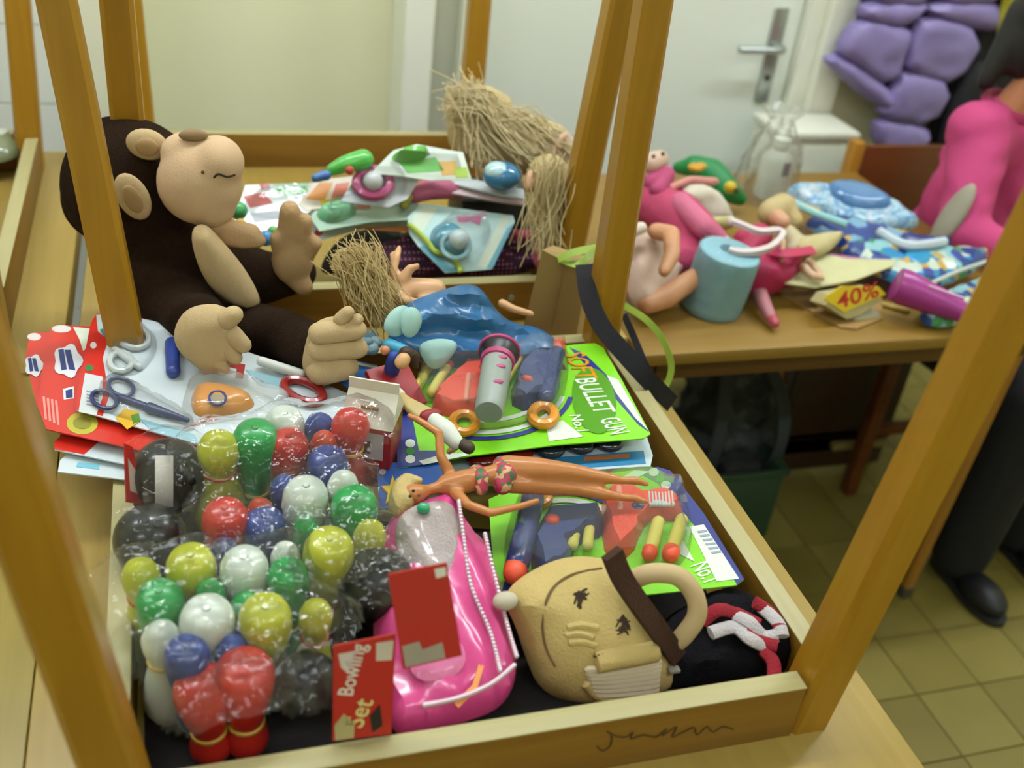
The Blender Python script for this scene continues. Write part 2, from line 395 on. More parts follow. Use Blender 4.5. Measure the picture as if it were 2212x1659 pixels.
for (x, y, nm) in ((-1.0, 1.0, 'over the tiled corner'), (.55, 1.0, 'over the rear toy tray'), (2.2, 1.0, 'over the seated person'), (-1.0, -1.2, 'as unseen fill behind the viewer on the left'), (.55, -1.2, 'as unseen fill behind the viewer in the middle'), (2.2, -1.2, 'as unseen fill behind the viewer on the right')):
    t = thing('ceiling_light', 'long white tube ceiling light '+nm, 'ceiling light', (x, y, 2.9), 'tube ceiling lights')
    part('housing', G().box((x-.62, y-.09, 2.86), (x+.62, y+.09, 2.899), bev=.005), mat('d8dad2', .5), t)
    part('diffuser', G().box((x-.60, y-.07, 2.835), (x+.60, y+.07, 2.86), bev=.01), em if y > 0 else em2, t)
# ================================================================== tables
WL = ('976b14', 'a3781c'); RT = ('a29868', 'aea476'); TT = ('967c38', 'a08642')
def leg(B, d, ln, s0=.023, s1=.020):
    M = Matrix.Translation(B); top = Vector((d[0]*ln, d[1]*ln, ln)); n = 5; g = G(); vs = []; b = .006
    ring = lambda s: [(-s+b, -s), (s-b, -s), (s, -s+b), (s, s-b), (s-b, s), (-s+b, s), (-s, s-b), (-s, -s+b)]
    for i in range(n+1):
        t = i/n; s = s0+(s1-s0)*t
        for (x, y) in ring(s): vs.append(B+top*t+Vector((x, y, 0)))
    fs = [(i*8+k, i*8+(k+1) % 8, (i+1)*8+(k+1) % 8, (i+1)*8+k) for i in range(n) for k in range(8)]
    fs += [tuple(reversed(range(8))), tuple(n*8+k for k in range(8))]
    return g.add(vs, fs)
def rail_parts(t, x0, y0, w=W, l=L):
    x1, y1 = x0+w, y0+l; q = .046; e = .0004
    for (a, b, ax) in (((x0+q, y0, ZF), (x1-q, y0+TH, ZR), 'X'), ((x0+q, y1-TH, ZF), (x1-q, y1, ZR), 'X'), ((x0, y0+q, ZF), (x0+TH, y1-q, ZR), 'Y'), ((x1-TH, y0+q, ZF), (x1, y1-q, ZR), 'Y')):
        r = part('rail', G().box(a, (b[0], b[1], b[2]-.0012), bev=.0008), wood('785414', '866020', ax, .4), t)
        part('rail_edge', G().box((a[0], a[1], b[2]-.0016), b, bev=.0004), wood(RT[0], RT[1], ax, .45), r)
def upturned(x0, y0, sp, label, under, q=.02):
    t = thing('upturned_table', label, 'table', (x0+W/2, y0+L/2, ZT), 'upturned tables used as trays')
    part('tabletop', G().box((x0-OH, y0-OH, ZT+.0005), (x0+W+OH, y0+L+OH, ZF), bev=.003), wood(TT[0], TT[1], 'Y', .4), t)
    rail_parts(t, x0, y0)
    for (x, y, ox, oy, s) in ((x0, y0, -1, -1, sp[0]), (x0+W, y0, 1, -1, sp[1]), (x0, y0+L, -1, 1, sp[2]), (x0+W, y0+L, 1, 1, sp[3])):
        part('leg', leg(Vector((x-ox*.0225, y-oy*.0225, ZF)), (ox*s, oy*s), .66), wood(WL[0], WL[1], 'Z', .32), t)
    u = thing('support_table', under, 'table', (x0+W/2, y0+L/2, 0), 'tables standing under the trays')
    part('tabletop', G().box((x0-OH, y0-OH, .704), (x0+W+OH, y0+L+OH, ZT), bev=.003), wood(TT[0], TT[1], 'Y', .4), u)
    for a, b in (((x0, y0, .64), (x0+W, y0+TH, .704)), ((x0, y0+L-TH, .64), (x0+W, y0+L, .704)), ((x0, y0+TH, .64), (x0+TH, y0+L-TH, .704)), ((x0+W-TH, y0+TH, .64), (x0+W, y0+L-TH, .704))):
        part('rail', G().box(a, b, bev=.001), wood('8a5d1c', '9c6d28', 'X', .4), u)
    for (x, y) in ((x0+.045, y0+.045), (x0+W-.045, y0+.045), (x0+.045, y0+L-.045), (x0+W-.045, y0+L-.045)):
        part('leg', leg(Vector((x, y, 0)), (0, 0), .703, .018, .022), wood(WL[0], WL[1], 'Z', .32), u)
    return t
GAP = .172
t_front = upturned(0, 0, (.09, .05, .09, -.03), 'upturned wooden table nearest the viewer, holding the bowling pins and soft-dart packs', 'upright table under the nearest toy tray')
t_rear = upturned(.008, L+GAP, (0, .04, .02, 0), 'upturned wooden table behind the plush monkey, holding baby toys', 'upright table under the baby toy tray')
t_left = upturned(-.16-W, L+GAP-.005, (.0, .0, .0, .05), 'upturned wooden table at the far left edge by the tiled wall', 'upright table under the far left tray')
t = thing('side_table', 'upright wooden table at the left edge beside the nearest tray', 'table', (-.5, .3, 0))
part('tabletop', G().box((-.95, -.12, ZF-.024), (-.0755, .772, ZF-.0005), bev=.001), wood('86732a', '907c32', 'Y', .4), t)
for a, b in (((-.90, -.07, .65), (-.13, -.048, ZF-.024)), ((-.90, .70, .65), (-.13, .722, ZF-.024)), ((-.90, -.048, .65), (-.878, .70, ZF-.024)), ((-.152, -.048, .65), (-.13, .70, ZF-.024))): part('rail', G().box(a, b, bev=.001), wood('785414', '866020', 'X', .4), t)
for (x, y) in ((-.87, -.04), (-.16, -.04), (-.87, .69), (-.16, .69)): part('leg', leg(Vector((x, y, 0)), (0, 0), ZF-.025, .018, .022), wood(WL[0], WL[1], 'Z', .32), t)
# pencil scribble on the front rail
sc = [(1290, 1612), (1302, 1622), (1318, 1612), (1322, 1590), (1312, 1580), (1330, 1590), (1352, 1592), (1368, 1582), (1362, 1596), (1390, 1588), (1418, 1592), (1440, 1574), (1430, 1590), (1462, 1570), (1452, 1592), (1476, 1582), (1500, 1572), (1506, 1588), (1528, 1570), (1540, 1582), (1562, 1570), (1584, 1576)]
part('handwriting', G().tube(bezier([Y(x, y, -.0007) for x, y in sc], 4), .0007, 5), mat('4a3413', .8), t_front, label='faint pencil handwriting')
part('screw', G().lathe(Y(1104, 643, L+GAP-.001)+Vector((0, 0, 0)), (0, -1, 0), [(0, .006), (.002, .0055), (.004, .002)], 12), ME, t_rear)
# table on the right
RX0, RX1, RY0, RY1 = .80, 1.685, .765, 1.54
t = thing('display_table', 'upright wooden table on the right, covered with dolls and packets', 'table', ((RX0+RX1)/2, (RY0+RY1)/2, 0))
part('tabletop', G().box((RX0, RY0, .702), (RX1, RY1, ZT), bev=.004), wood('846424', '8e6e2c', 'X', .4), t)
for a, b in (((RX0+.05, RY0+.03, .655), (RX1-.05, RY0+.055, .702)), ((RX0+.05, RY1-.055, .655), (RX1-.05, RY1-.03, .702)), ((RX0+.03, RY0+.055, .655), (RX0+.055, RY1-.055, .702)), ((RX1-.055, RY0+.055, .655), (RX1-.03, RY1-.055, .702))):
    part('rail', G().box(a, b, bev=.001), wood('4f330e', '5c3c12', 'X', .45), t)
for (x, y, ox, oy) in ((RX0+.06, RY0+.06, 1, 1), (RX1-.06, RY0+.06, -1, 1), (RX0+.06, RY1-.06, 1, -1), (RX1-.06, RY1-.06, -1, -1)):
    l = part('leg', leg(Vector((x+ox*.02, y-.03*oy*0, .02)), (-ox*.03, 0), .682, .013, .02), wood('8a5d1c', '9c6d28', 'Z', .4), t)
    part('foot_cap', G().box((x+ox*.02-.014, y-.014, 0), (x+ox*.02+.014, y+.014, .03), bev=.003), mat('4a443a', .4), l)
# white cupboard against the wall
a = Y(1690, 290, 1.70); b = Y(1848, 290, 1.70)
t = thing('low_cupboard', 'low white cupboard against the wall beside the door', 'cupboard', ((a.x+b.x)/2, 1.79, 0))
part('body', G().box((a.x, 1.70, .05), (b.x, YW-.06, a.z-.012), bev=.003), mat('dcdcca', .5, .03), t)
part('top', G().box((a.x-.01, 1.69, a.z-.012), (b.x+.01, YW-.055, a.z+.006), bev=.003), mat('d6d6c6', .45, .03), t)
part('plinth', G().box((a.x+.01, 1.71, 0), (b.x-.01, YW-.07, .05)), mat('8d8c7c', .6), t)
part('door', G().box((a.x+.008, 1.692, .07), (b.x-.008, 1.70, a.z-.03), bev=.002), mat('cdd0be', .45, .03), t)
# chair behind the person
cx0 = Y(1838, 310, 1.56).x; cx1 = cx0+.40; cy1 = 1.56; ztop = Y(1860, 302, 1.56).z
t = thing('chair', 'brown wooden chair with a solid back behind the person in pink', 'chair', ((cx0+cx1)/2, 1.36, 0))
BW = wood('5a2f10', '6d3a14', 'X', .4); CW = wood('99691d', 'a87823', 'Z', .4)
part('seat', G().box((cx0, 1.16, .42), (cx1, 1.54, .445), bev=.006), BW, t)
part('backrest', G().box((cx0+.03, 1.545, .50), (cx1-.03, 1.562, ztop-.01), bev=.005), BW, t)
for x in (cx0, cx1-.032):
    part('leg', G().box((x, 1.54, 0), (x+.032, 1.575, ztop), bev=.005), CW, t)
    part('leg', G().box((x, 1.17, 0), (x+.032, 1.205, .42), bev=.004), BW, t)
part('stretcher', G().box((cx0+.03, 1.18, .18), (cx1-.03, 1.2, .205)), BW, t)
# bench seen deep under the right table
BY = 1.27; a = Y(1800, 968, BY-.02); b = Y(1925, 955, BY-.02); bx0 = Y(1690, 960, BY).x; bx1 = b.x
t = thing('slatted_bench', 'dark wooden slatted bench with one pale slat under the right table', 'bench', ((bx0+bx1)/2, BY+.05, 0)); DB = wood('2c1a0a', '38220e', 'X', .5)
for z0, z1 in ((.02, .12), (.13, a.z-.02), (a.z+.02, .40), (.41, .52)): part('slat', G().box((bx0, BY, z0), (bx1, BY+.02, z1), bev=.003), DB, t)
part('slat', G().box((a.x, BY-.022, a.z-.010), (bx1, BY-.001, a.z+.010), bev=.003), wood('7a6a3c', '857546', 'X'), t)
for x in (bx0, bx1-.03): part('leg', G().box((x, BY+.02, 0), (x+.03, BY+.06, .53), bev=.003), DB, t)
part('seat', G().box((bx0, BY, .53), (bx1, BY+.22, .55), bev=.003), DB, t)
# ================================================================== plush monkey
BRN = mat('2b1d12', .95, .35, 120, .8, spec=.1, bscale=500); BEI = mat('bba27a', .9, .08, 60, .3, spec=.15, bscale=500)
PNK = mat('c4a684', .9, .08, 40, .25, spec=.15, bscale=500)
P = Y(440, 640, .83); t = thing('plush_monkey', 'big dark brown plush monkey with beige face and feet, sitting', 'plush toy', (P.x, P.y, .80))
def yb(px, py, y, r): Q = Y(px, py, y); return Q, r*mpp(Q)
g = G()
Q, r = yb(285, 405, .86, 150); g.ell(Q, (r*.98, r*.8, r*1.02))           # head
Q, r = yb(250, 300, .88, 60); g.ell(Q, (r*1.2, r, r*.8))
Q, r = yb(230, 430, .90, 95); g.ell(Q, r)
Q, r = yb(400, 560, .85, 105); g.ell(Q, r)            # chest
Q, r = yb(420, 625, .84, 125); g.ell(Q, (r, r*.85, r*.85))     # belly
Q, r = yb(345, 600, .82, 95); g.ell(Q, r)
Q, r = yb(360, 500, .86, 100); g.ell(Q, r)
a, ra = yb(380, 660, .79, 85); b, rb = yb(440, 705, .68, 62); g.cap(a, b, ra, rb); c, rc = yb(450, 725, .615, 55); g.cap(b, c, rb, rc)      # thigh 1
a, ra = yb(480, 690, .79, 55); b, rb = yb(600, 725, .69, 62); c, rc = yb(690, 755, .575, 56); g.cap(a, b, ra, rb); g.cap(b, c, rb, rc)
a, ra = yb(470, 560, .88, 60); b, rb = yb(565, 600, .82, 60); c, rc = yb(640, 590, .80, 45); g.cap(a, b, ra, rb); g.cap(b, c, rb, rc)   # arm
part('body', blob(g, .007, 5), BRN, t)
# face, muzzle
g = G(); Q, r = yb(432, 395, .78, 92); g.ell(Q, (r, r*.75, r*1.02)); Q, r = yb(470, 350, .775, 58); g.ell(Q, r); Q, r = yb(410, 330, .79, 58); g.ell(Q, (r*1.1, r*.8, r*.8)); Q, r = yb(455, 440, .78, 55); g.ell(Q, r)
fc = part('face', blob(g, .005, 6), PNK, t)
g = G(); Q, r = yb(418, 292, .775, 24); g.ell(Q, (r*1.3, r*.5, r*.55)); part('brow', g, mat('8a7050', .9), fc)
def surf(px, py, y0=.60, objs=None):      # where the sight line first meets the face
    best = None
    d = ray(px, py)
    for (cx_, cy_, yy, rr, sx, sy, sz) in FACE:
        C = Y(cx_, cy_, yy); R = rr*mpp(C); s = Vector((1/(R*sx), 1/(R*sy), 1/(R*sz)))
        o = CAM-C; oo = Vector((o.x*s.x, o.y*s.y, o.z*s.z)); dd = Vector((d.x*s.x, d.y*s.y, d.z*s.z))
        A_, B_, C_ = dd.dot(dd), 2*oo.dot(dd), oo.dot(oo)-1; D_ = B_*B_-4*A_*C_
        if D_ >= 0:
            tt = (-B_-math.sqrt(D_))/(2*A_); best = tt if best is None else min(best, tt)
    return CAM+d*best if best else Y(px, py, .72)
FACE = [(432, 395, .78, 92, 1, .75, 1.02), (470, 350, .775, 58, 1, 1, 1), (410, 330, .79, 58, 1.1, .8, .8), (455, 440, .78, 55, 1, 1, 1)]
part('mouth', G().tube(bezier([surf(x, y) for x, y in ((462, 384), (472, 376), (490, 382), (508, 378))], 4), .0014, 6), mat('2c1f16', .9), fc)
part('nostril', G().ell(surf(438, 372), .0022), mat('4a3526', .9), fc)
for (x, y, yy, rx, rz, rot) in ((287, 425, .77, 34, 56, -.35), (318, 312, .80, 44, 34, .3)):
    Q = Y(x, y, yy); m_ = mpp(Q); g = G().ell(Q, (rx*m_, rx*m_*.45, rz*m_), Matrix.Rotation(rot, 3, 'Y'))
    e = part('ear', g, BEI, t); g = G().ell(Q+Vector((0, -rx*m_*.38, 0)), (rx*m_*.55, rx*m_*.2, rz*m_*.6), Matrix.Rotation(rot, 3, 'Y')); part('ear_lining', g, mat('a28258', .9), e)
M = frm(Y(420, 500, .748), Y(560, 650, .735), Y(360, 560, .75))
M = face(470, 570, .735, 0)
part('belly_patch', pillow(M, PX(M, [(408, 500), (440, 478), (480, 520), (530, 580), (562, 640), (560, 662), (520, 668), (470, 640), (430, 585)]), .016, .03, step=.008), BEI, t)
# hands
g = G(); Q, r = yb(632, 560, .775, 48); g.ell(Q, (r*.95, r*.7, r*1.25))
for (x0, y0, x1, y1, rr) in ((622, 525, 626, 455, 27), (650, 525, 658, 478, 22), (662, 548, 680, 525, 20), (608, 545, 598, 515, 20), (640, 600, 655, 618, 26)):
    a, ra = yb(x0, y0, .775, rr); b, rb = yb(x1, y1, .765, rr*.85); g.cap(a, b, ra, rb)
part('hand', blob(g, .004, 4), mat('b0906a', .9, .08, 60, .3, spec=.15), t)
g = G(); Q, r = yb(505, 505, .775, 36); g.ell(Q, (r*1.4, r, r*.8)); a, ra = yb(470, 490, .77, 22); b, rb = yb(540, 505, .765, 24); g.cap(a, b, ra, rb); a, ra = yb(520, 520, .76, 18); b, rb = yb(560, 520, .76, 16); g.cap(a, b, ra, rb)
part('hand', blob(g, .004, 4), mat('b0906a', .9, .08, 60, .3, spec=.15), t)
# feet: padded soles facing the viewer
def sole(M, poly, toes, y):
    s = pillow(M, PX(M, poly), .022, .018, step=.009, D=.03); f = part('foot', s, BEI, t)
    for (x0, y0, x1, y1, rr) in toes:
        a, ra = yb(x0, y0, y, rr); b, rb = yb(x1, y1, y-.004, rr*.9); g = G().cap(a, b, ra, rb); part('toe', blob(g, .004, 2), BEI, f)
    for i in range(len(toes)-1): pass
    return f
M = face(455, 740, .585, -.15)
sole(M, [(372, 720), (395, 672), (440, 655), (500, 665), (510, 700), (525, 740), (500, 790), (470, 812), (430, 795), (385, 760)], [(490, 690, 505, 680, 24), (500, 720, 525, 745, 22), (490, 750, 508, 772, 20), (470, 780, 480, 796, 20)], .572)
M = face(712, 765, .545, .1)
sole(M, [(655, 760), (672, 700), (720, 680), (765, 690), (778, 740), (765, 790), (720, 830), (680, 832), (652, 800)], [(735, 690, 752, 674, 17), (755, 705, 772, 690, 17), (690, 720, 770, 712, 26), (690, 755, 772, 752, 27), (695, 800, 745, 792, 34)], .532)
# ================================================================== toy doctor sets on red cards
def plane(a, b, c): return frm(A(*a), A(*b), A(*c))
def card(t, name, M, poly, m, th=.0016, it=0):
    g = G().prism(smoothpoly(poly, it) if it else poly, -th/2, th/2, M); return part(name, g, m, t, smooth=False)
RED = mat('c8281c', .3, .08, 20, coat=.3); CW_ = mat('c3cdd0', .3, .05, 20, coat=.3); NAVY = mat('23306e', .35, .1)

def pack(name, label, cat, M, outline, m, group=None, th=.0016):
    c = [on(M, *p) for p in outline]; cx_ = sum(p.x for p in c)/len(c); cy_ = sum(p.y for p in c)/len(c)
    t = thing(name, label, cat, M @ Vector((cx_, cy_, 0)), group); card(t, 'card', M, c, m, th); return t
def pr(nm, t, M, polys, m, z=.0008, th=.0004): return printed(nm, M, [PX(M, p) for p in polys], m, t, z, th)
def dome(M, poly, up, m, t, nm, step=.008, it=2, D=None, base=0):
    g = pillow(M @ Matrix.Translation((0, 0, .001+base)), PX(M, poly), up, 0, D, step, it); return part(nm, g, m, t)
def rod(M, a, b, r, h=None, r2=None, n=12):      # a small rod lying on plane M between two pixels
    h = r if h is None else h; p, q = on(M, *a), on(M, *b)
    return G().cap(M @ Vector((p.x, p.y, h)), M @ Vector((q.x, q.y, h)), r, r if r2 is None else r2, n)
def ring(M, c, rx, ry, r, h=None, ang=0, n=24):
    h = r if h is None else h; P_ = circ(M, c[0], c[1], rx, ry, n, ang); pts = [M @ Vector((p.x, p.y, h)) for p in P_]
    g = G(); up = M.col[2].xyz; k = 8; vs = []
    for i in range(n):
        tt = (pts[(i+1) % n]-pts[i-1]).normalized(); s_ = tt.cross(up).normalized()
        for j in range(k): vs.append(pts[i]+(s_*math.cos(2*PI*j/k)+up*math.sin(2*PI*j/k))*r)
    return g.add(vs, [(i*k+j, i*k+(j+1) % k, ((i+1) % n)*k+(j+1) % k, ((i+1) % n)*k+j) for i in range(n) for j in range(k)])
BLIS = clear('dfe6e2', .10, .05, .2, 30); GREY = mat('9aa0a0', .4)
M = plane((125, 1015, .8265), (260, 1035, .8265), (150, 990, .8265))
t = pack('doctor_set_pack', 'white doctor set card at the bottom of the red stack', 'toy pack', M, [(125, 1020), (130, 995), (330, 830), (560, 880), (560, 1060), (262, 1036)], CW_, 'doctor set packs')
pr('blue_print', t, M, [[(165, 1010), (215, 1016), (215, 1004), (168, 1000)]], mat('6fb0c4', .4))
M = plane((118, 960, .834), (265, 1000, .834), (140, 930, .834))
t = pack('doctor_set_pack', 'red and white doctor set card, second from the bottom of the stack', 'toy pack', M, [(118, 972), (118, 955), (330, 780), (560, 850), (560, 1050), (268, 1003)], CW_, 'doctor set packs')
pr('red_band', t, M, [[(118, 972), (118, 955), (330, 780), (390, 800), (182, 983)]], RED)
def logo(t, M, cx_, cy_, s_):
    pr('logo_cloud', t, M, [[(cx_+s_*26*math.cos(a)*(1+.12*math.cos(5*a)), cy_+s_*30*math.sin(a)*(1+.12*math.cos(5*a))) for a in [2*PI*k/28 for k in range(28)]]], mat('d5d5d8', .4), .0014)
    pr('logo_letters', t, M, [[(cx_-18*s_, cy_-20*s_), (cx_-8*s_, cy_-22*s_), (cx_-2*s_, cy_+16*s_), (cx_-12*s_, cy_+18*s_)], [(cx_-6*s_, cy_-20*s_), (cx_+5*s_, cy_-20*s_), (cx_+14*s_, cy_+18*s_), (cx_+2*s_, cy_+16*s_)]], NAVY, .0020)
M = plane((55, 800, .840), (300, 860, .840), (75, 720, .840))
t = pack('doctor_set_pack', 'red doctor set card sticking out furthest to the left', 'toy pack', M, [(55, 775), (62, 735), (78, 718), (110, 720), (420, 790), (430, 990), (128, 936), (80, 880)], RED, 'doctor set packs')
logo(t, M, 74, 792, .75); pr('badge', t, M, [[(74+15*math.cos(a), 729+8*math.sin(a)) for a in [2*PI*k/16 for k in range(16)]]], mat('d8c8c4', .4))
M = plane((90, 925, .847), (270, 965, .847), (110, 705, .847))
t = pack('doctor_set_pack', 'red doctor set card with cloud logo directly under the top card', 'toy pack', M, [(82, 880), (96, 770), (108, 712), (122, 703), (195, 706), (520, 790), (520, 1020), (270, 966), (100, 928)], RED, 'doctor set packs')
logo(t, M, 147, 782, 1.15)
pr('badge', t, M, [[(133+21*math.cos(a), 712+8*math.sin(a)) for a in [2*PI*k/16 for k in range(16)]]], mat('d8cfca', .4))
pr('white_swoosh', t, M, [[(158, 708), (200, 712), (200, 740), (180, 760), (172, 735)]], mat('cdd2bd', .4))
pr('fruit_print', t, M, [[(178+34*math.cos(a), 916+24*math.sin(a)) for a in [2*PI*k/20 for k in range(20)]]], mat('b3a93a', .4))
pr('fruit_print', t, M, [[(178+20*math.cos(a), 916+13*math.sin(a)) for a in [2*PI*k/20 for k in range(20)]]], mat('8a8430', .4), .0013)
pr('icon', t, M, [[(136, 842), (160, 836), (160, 862), (138, 865)]], mat('d5d5d5', .4)); pr('icon', t, M, [[(142, 846), (157, 842), (157, 860), (143, 862)]], NAVY, .0013)
pr('small_print', t, M, [[(92+i*9, 858+i*3), (97+i*9, 858+i*3), (102+i*9, 908+i*4), (97+i*9, 908+i*4)] for i in range(4)], mat('d98a80', .5))
# top card
M = plane((165, 885, .857), (700, 1010, .852), (215, 675, .857)); MT = M
OUT = [(165, 886), (163, 868), (196, 700), (208, 680), (228, 674), (330, 694), (560, 770), (772, 860), (725, 1030), (430, 962)]
t = pack('doctor_set_pack', 'opened-out doctor set on the red stack with scissors and orange toy under clear plastic', 'toy pack', M, OUT, CW_, 'doctor set packs')
pr('red_band', t, M, [[(165, 886), (163, 868), (196, 700), (208, 680), (228, 674), (285, 686), (300, 698), (262, 706), (238, 720), (222, 775), (230, 820), (238, 850), (222, 900)]], RED)
pr('picture', t, M, [[(208, 682), (232, 680), (262, 700), (232, 735), (212, 718)]], mat('a8b6ae', .4), .0013); pr('picture_detail', t, M, [[(216, 715), (236, 706), (240, 722), (226, 732)]], mat('3f6f7c', .4), .0018)
pr('barcode', t, M, [[(184, 808), (222, 816), (222, 860), (208, 900), (170, 892)]], mat('c2c6c6', .5), .0013)
pr('barcode_lines', t, M, [[(188, 846+i*7), (214, 852+i*7), (213, 855+i*7), (187, 849+i*7)] for i in range(5)], mat('8c92a0', .5), .0018)
pr('icon', t, M, [[(202+7*math.cos(a), 748+7*math.sin(a)) for a in [2*PI*k/14 for k in range(14)]]], mat('d8d0cc', .4), .0013); pr('icon', t, M, [[(193+9*math.cos(a), 797+7*math.sin(a)) for a in [2*PI*k/14 for k in range(14)]]], mat('2f7a3c', .4), .0013)
pr('fruit_print', t, M, [[(250, 905), (268, 885), (300, 892), (300, 915), (275, 930)]], mat('d6a62a', .4), .0013); pr('fruit_print', t, M, [[(283, 900), (300, 896), (304, 912), (288, 918)]], mat('4d8a30', .4), .0018)
pr('sky_print', t, M, [[(300, 905), (420, 940), (430, 962), (330, 935)], [(530, 800), (600, 815), (640, 850), (560, 835)]], mat('8fb6c2', .4), .0013)
s_ = part('stethoscope', ring(M, (287, 735), 36, 24, .004, .006, .3).merge(rod(M, (250, 765), (300, 800), .005, .006)).merge(ring(M, (262, 790), 24, 20, .004, .006)), mat('b9c0be', .25, coat=.4), t)
sb = part('scissors', ring(M, (262, 845), 28, 18, .0026, .006, .35).merge(ring(M, (226, 872), 28, 18, .0026, .006, .35)).merge(rod(M, (262, 868), (330, 892), .0045, .006)).merge(rod(M, (325, 892), (405, 918), .007, .007, .003)), mat('2c3560', .35), t)
dome(M, [(412, 852), (440, 838), (500, 845), (545, 862), (552, 880), (520, 895), (440, 905), (415, 895)], .018, mat('d08a3a', .35, coat=.3), t, 'toy_thermometer')
pr('emblem', t, M @ Matrix.Translation((0, 0, .018)), [[(470+18*math.cos(a), 862+14*math.sin(a)) for a in [2*PI*k/18 for k in range(18)]]], mat('9a8a72', .4), .001); part('emblem_ring', ring(M @ Matrix.Translation((0, 0, .018)), (470, 862), 18, 15, .0016), NAVY, t)
part('syringe', rod(M, (565, 798), (650, 825), .0065, .012), mat('c8cac4', .35), t)
part('tool_blue', rod(M, (372, 755), (375, 815), .009, .009), mat('2d3f86', .35), t)
part('toy_mirror', ring(M, (655, 856), 44, 21, .006, .008, .35), mat('8f1f1c', .3, coat=.4), t)
pr('red_frame', t, M, [[(415, 760), (530, 790), (525, 820), (508, 818), (512, 798), (440, 780)]], mat('a3282a', .4), .0013)
dome(M, [(395, 860), (430, 825), (520, 830), (580, 858), (640, 880), (620, 905), (520, 905), (420, 925), (392, 895)], .026, BLIS, t, 'blister', D=.01)
dome(M, [(200, 850), (250, 812), (300, 840), (420, 905), (425, 935), (380, 932), (215, 895)], .014, BLIS, t, 'blister', D=.008)
dome(M, [(230, 740), (270, 700), (330, 712), (345, 760), (300, 815), (245, 812)], .012, BLIS, t, 'blister', D=.008)
# ================================================================== bowling sets
PC = {'yellow': 'b4b81f', 'green': '129a45', 'white': 'ccd4c6', 'red': 'c02a20', 'blue': '33468c', 'orange': 'cf4a2c'}
PM = {k: mat(v, .32, .05, 30, coat=.2) for k, v in PC.items()}
PROF_B = [(0, .0), (.0005, .55), (.006, .82), (.016, .97), (.028, 1.0), (.045, .95), (.07, .80), (.09, .64), (.103, .58), (.112, .62), (.125, .73), (.138, .76), (.150, .60), (.157, .33), (.160, .0)]
PINS = []
def pin(px, py, rpx, col, kind, label, zt, tilt=(0, -.18), bag=1):
    zt += .012 if kind == 'head' else 0
    C = A(px, py, zt-.025); r = rpx*mpp(C); R = r if kind == 'base' else r/.76
    R = max(.019, min(.036, R)); u = Vector((tilt[0], tilt[1], 1)).normalized(); H = .152; k = H/.160
    rr = R if kind == 'base' else R*.76
    tip = C+u*rr*.9
    H = min(.152, (tip.z-ZF-.004)/u.z); k = H/.160
    pr_ = [(d*k, q*R) for d, q in PROF_B]
    if kind == 'head': pr_ = [(H-d, q) for d, q in reversed(pr_)]
    g = G().lathe(tip, -u, pr_, 24)
    t = thing('bowling_pin', label, 'bowling pin', tip-u*H, 'plastic bowling pins in clear bags')
    b = part('body', g, PM[col], t, auto=60)
    if kind == 'base': part('base_mark', G().lathe(tip+u*.0012, -u, [(0, .003), (.002, .0045), (.004, .0045)], 10), PM[col], t)
    nk = .103*k if kind == 'base' else H-.103*k
    part('neck_ring', G().lathe(tip-u*(nk-.003), -u, [(0, .59*R), (.001, .59*R+.0014), (.004, .59*R+.0014), (.005, .59*R)], 20), mat('b5502a' if col == 'yellow' else 'c8a63a', .4), t)
    PINS.append((tip.copy(), R, bag)); return t
pin(472, 968, 46, 'yellow', 'head', 'yellow bowling pin with a red neck ring at the back left of the bags', .915)
pin(552, 955, 50, 'green', 'base', 'green bowling pin standing beside the yellow pin with the red ring', .925)
pin(614, 920, 44, 'white', 'base', 'white bowling pin furthest back, half hidden by the red pin', .925)
pin(622, 970, 46, 'red', 'base', 'red bowling pin upside down in front of the furthest white pin', .915)
pin(690, 918, 34, 'blue', 'head', 'dark blue bowling pin furthest back beside the red toy box', .91)
pin(700, 952, 30, 'orange', 'head', 'orange-red pin head poking up between the back blue pins', .91)
pin(708, 1008, 46, 'blue', 'base', 'blue bowling pin upside down left of the tall red pin', .91)
pin(758, 915, 42, 'red', 'head', 'tall red bowling pin with a yellow neck ring at the back right', .925, (.05, -.1))
pin(613, 1047, 30, 'blue', 'head', 'small blue pin head below the back red pin', .90)
pin(660, 1078, 50, 'white', 'base', 'white bowling pin upside down in the middle of the back bag', .91)
pin(742, 1043, 35, 'white', 'head', 'white pin head next to the tall red pin', .91)
pin(765, 1100, 52, 'green', 'base', 'green bowling pin upside down under the right white pin head', .905)
pin(662, 1140, 31, 'green', 'head', 'green pin head just below the middle white pin', .895)
pin(800, 1150, 36, 'yellow', 'head', 'yellow pin head beside the pink bag', .905)
pin(710, 1195, 56, 'yellow', 'base', 'big yellow bowling pin upside down right of centre', .91)
pin(487, 1125, 50, 'red', 'base', 'red bowling pin upside down left of the blue pin, behind the front bag', .90)
pin(562, 1098, 28, 'orange', 'head', 'small red pin head between the bags', .89)
pin(572, 1142, 47, 'blue', 'base', 'blue bowling pin upside down between the bags', .89)
pin(485, 1185, 31, 'blue', 'head', 'blue pin head below the red pin between the bags', .885)
pin(303, 1237, 41, 'yellow', 'head', 'yellow pin head at the left end beside the rail', .895, bag=2)
pin(413, 1228, 54, 'yellow', 'base', 'yellow bowling pin upside down left of the front white pin', .905, bag=2)
pin(528, 1232, 53, 'white', 'base', 'white bowling pin upside down at the back of the front bag', .905, bag=2)
pin(617, 1194, 33, 'white', 'head', 'white pin head in the middle of the bags above a green pin', .90, bag=2)
pin(622, 1250, 46, 'green', 'base', 'green bowling pin upside down left of the big yellow pin', .90, bag=2)
pin(455, 1277, 33, 'green', 'head', 'green pin head below the front yellow pin', .89, bag=2)
pin(532, 1303, 35, 'green', 'head', 'green pin head between two front white pins and the yellow pin', .89, bag=2)
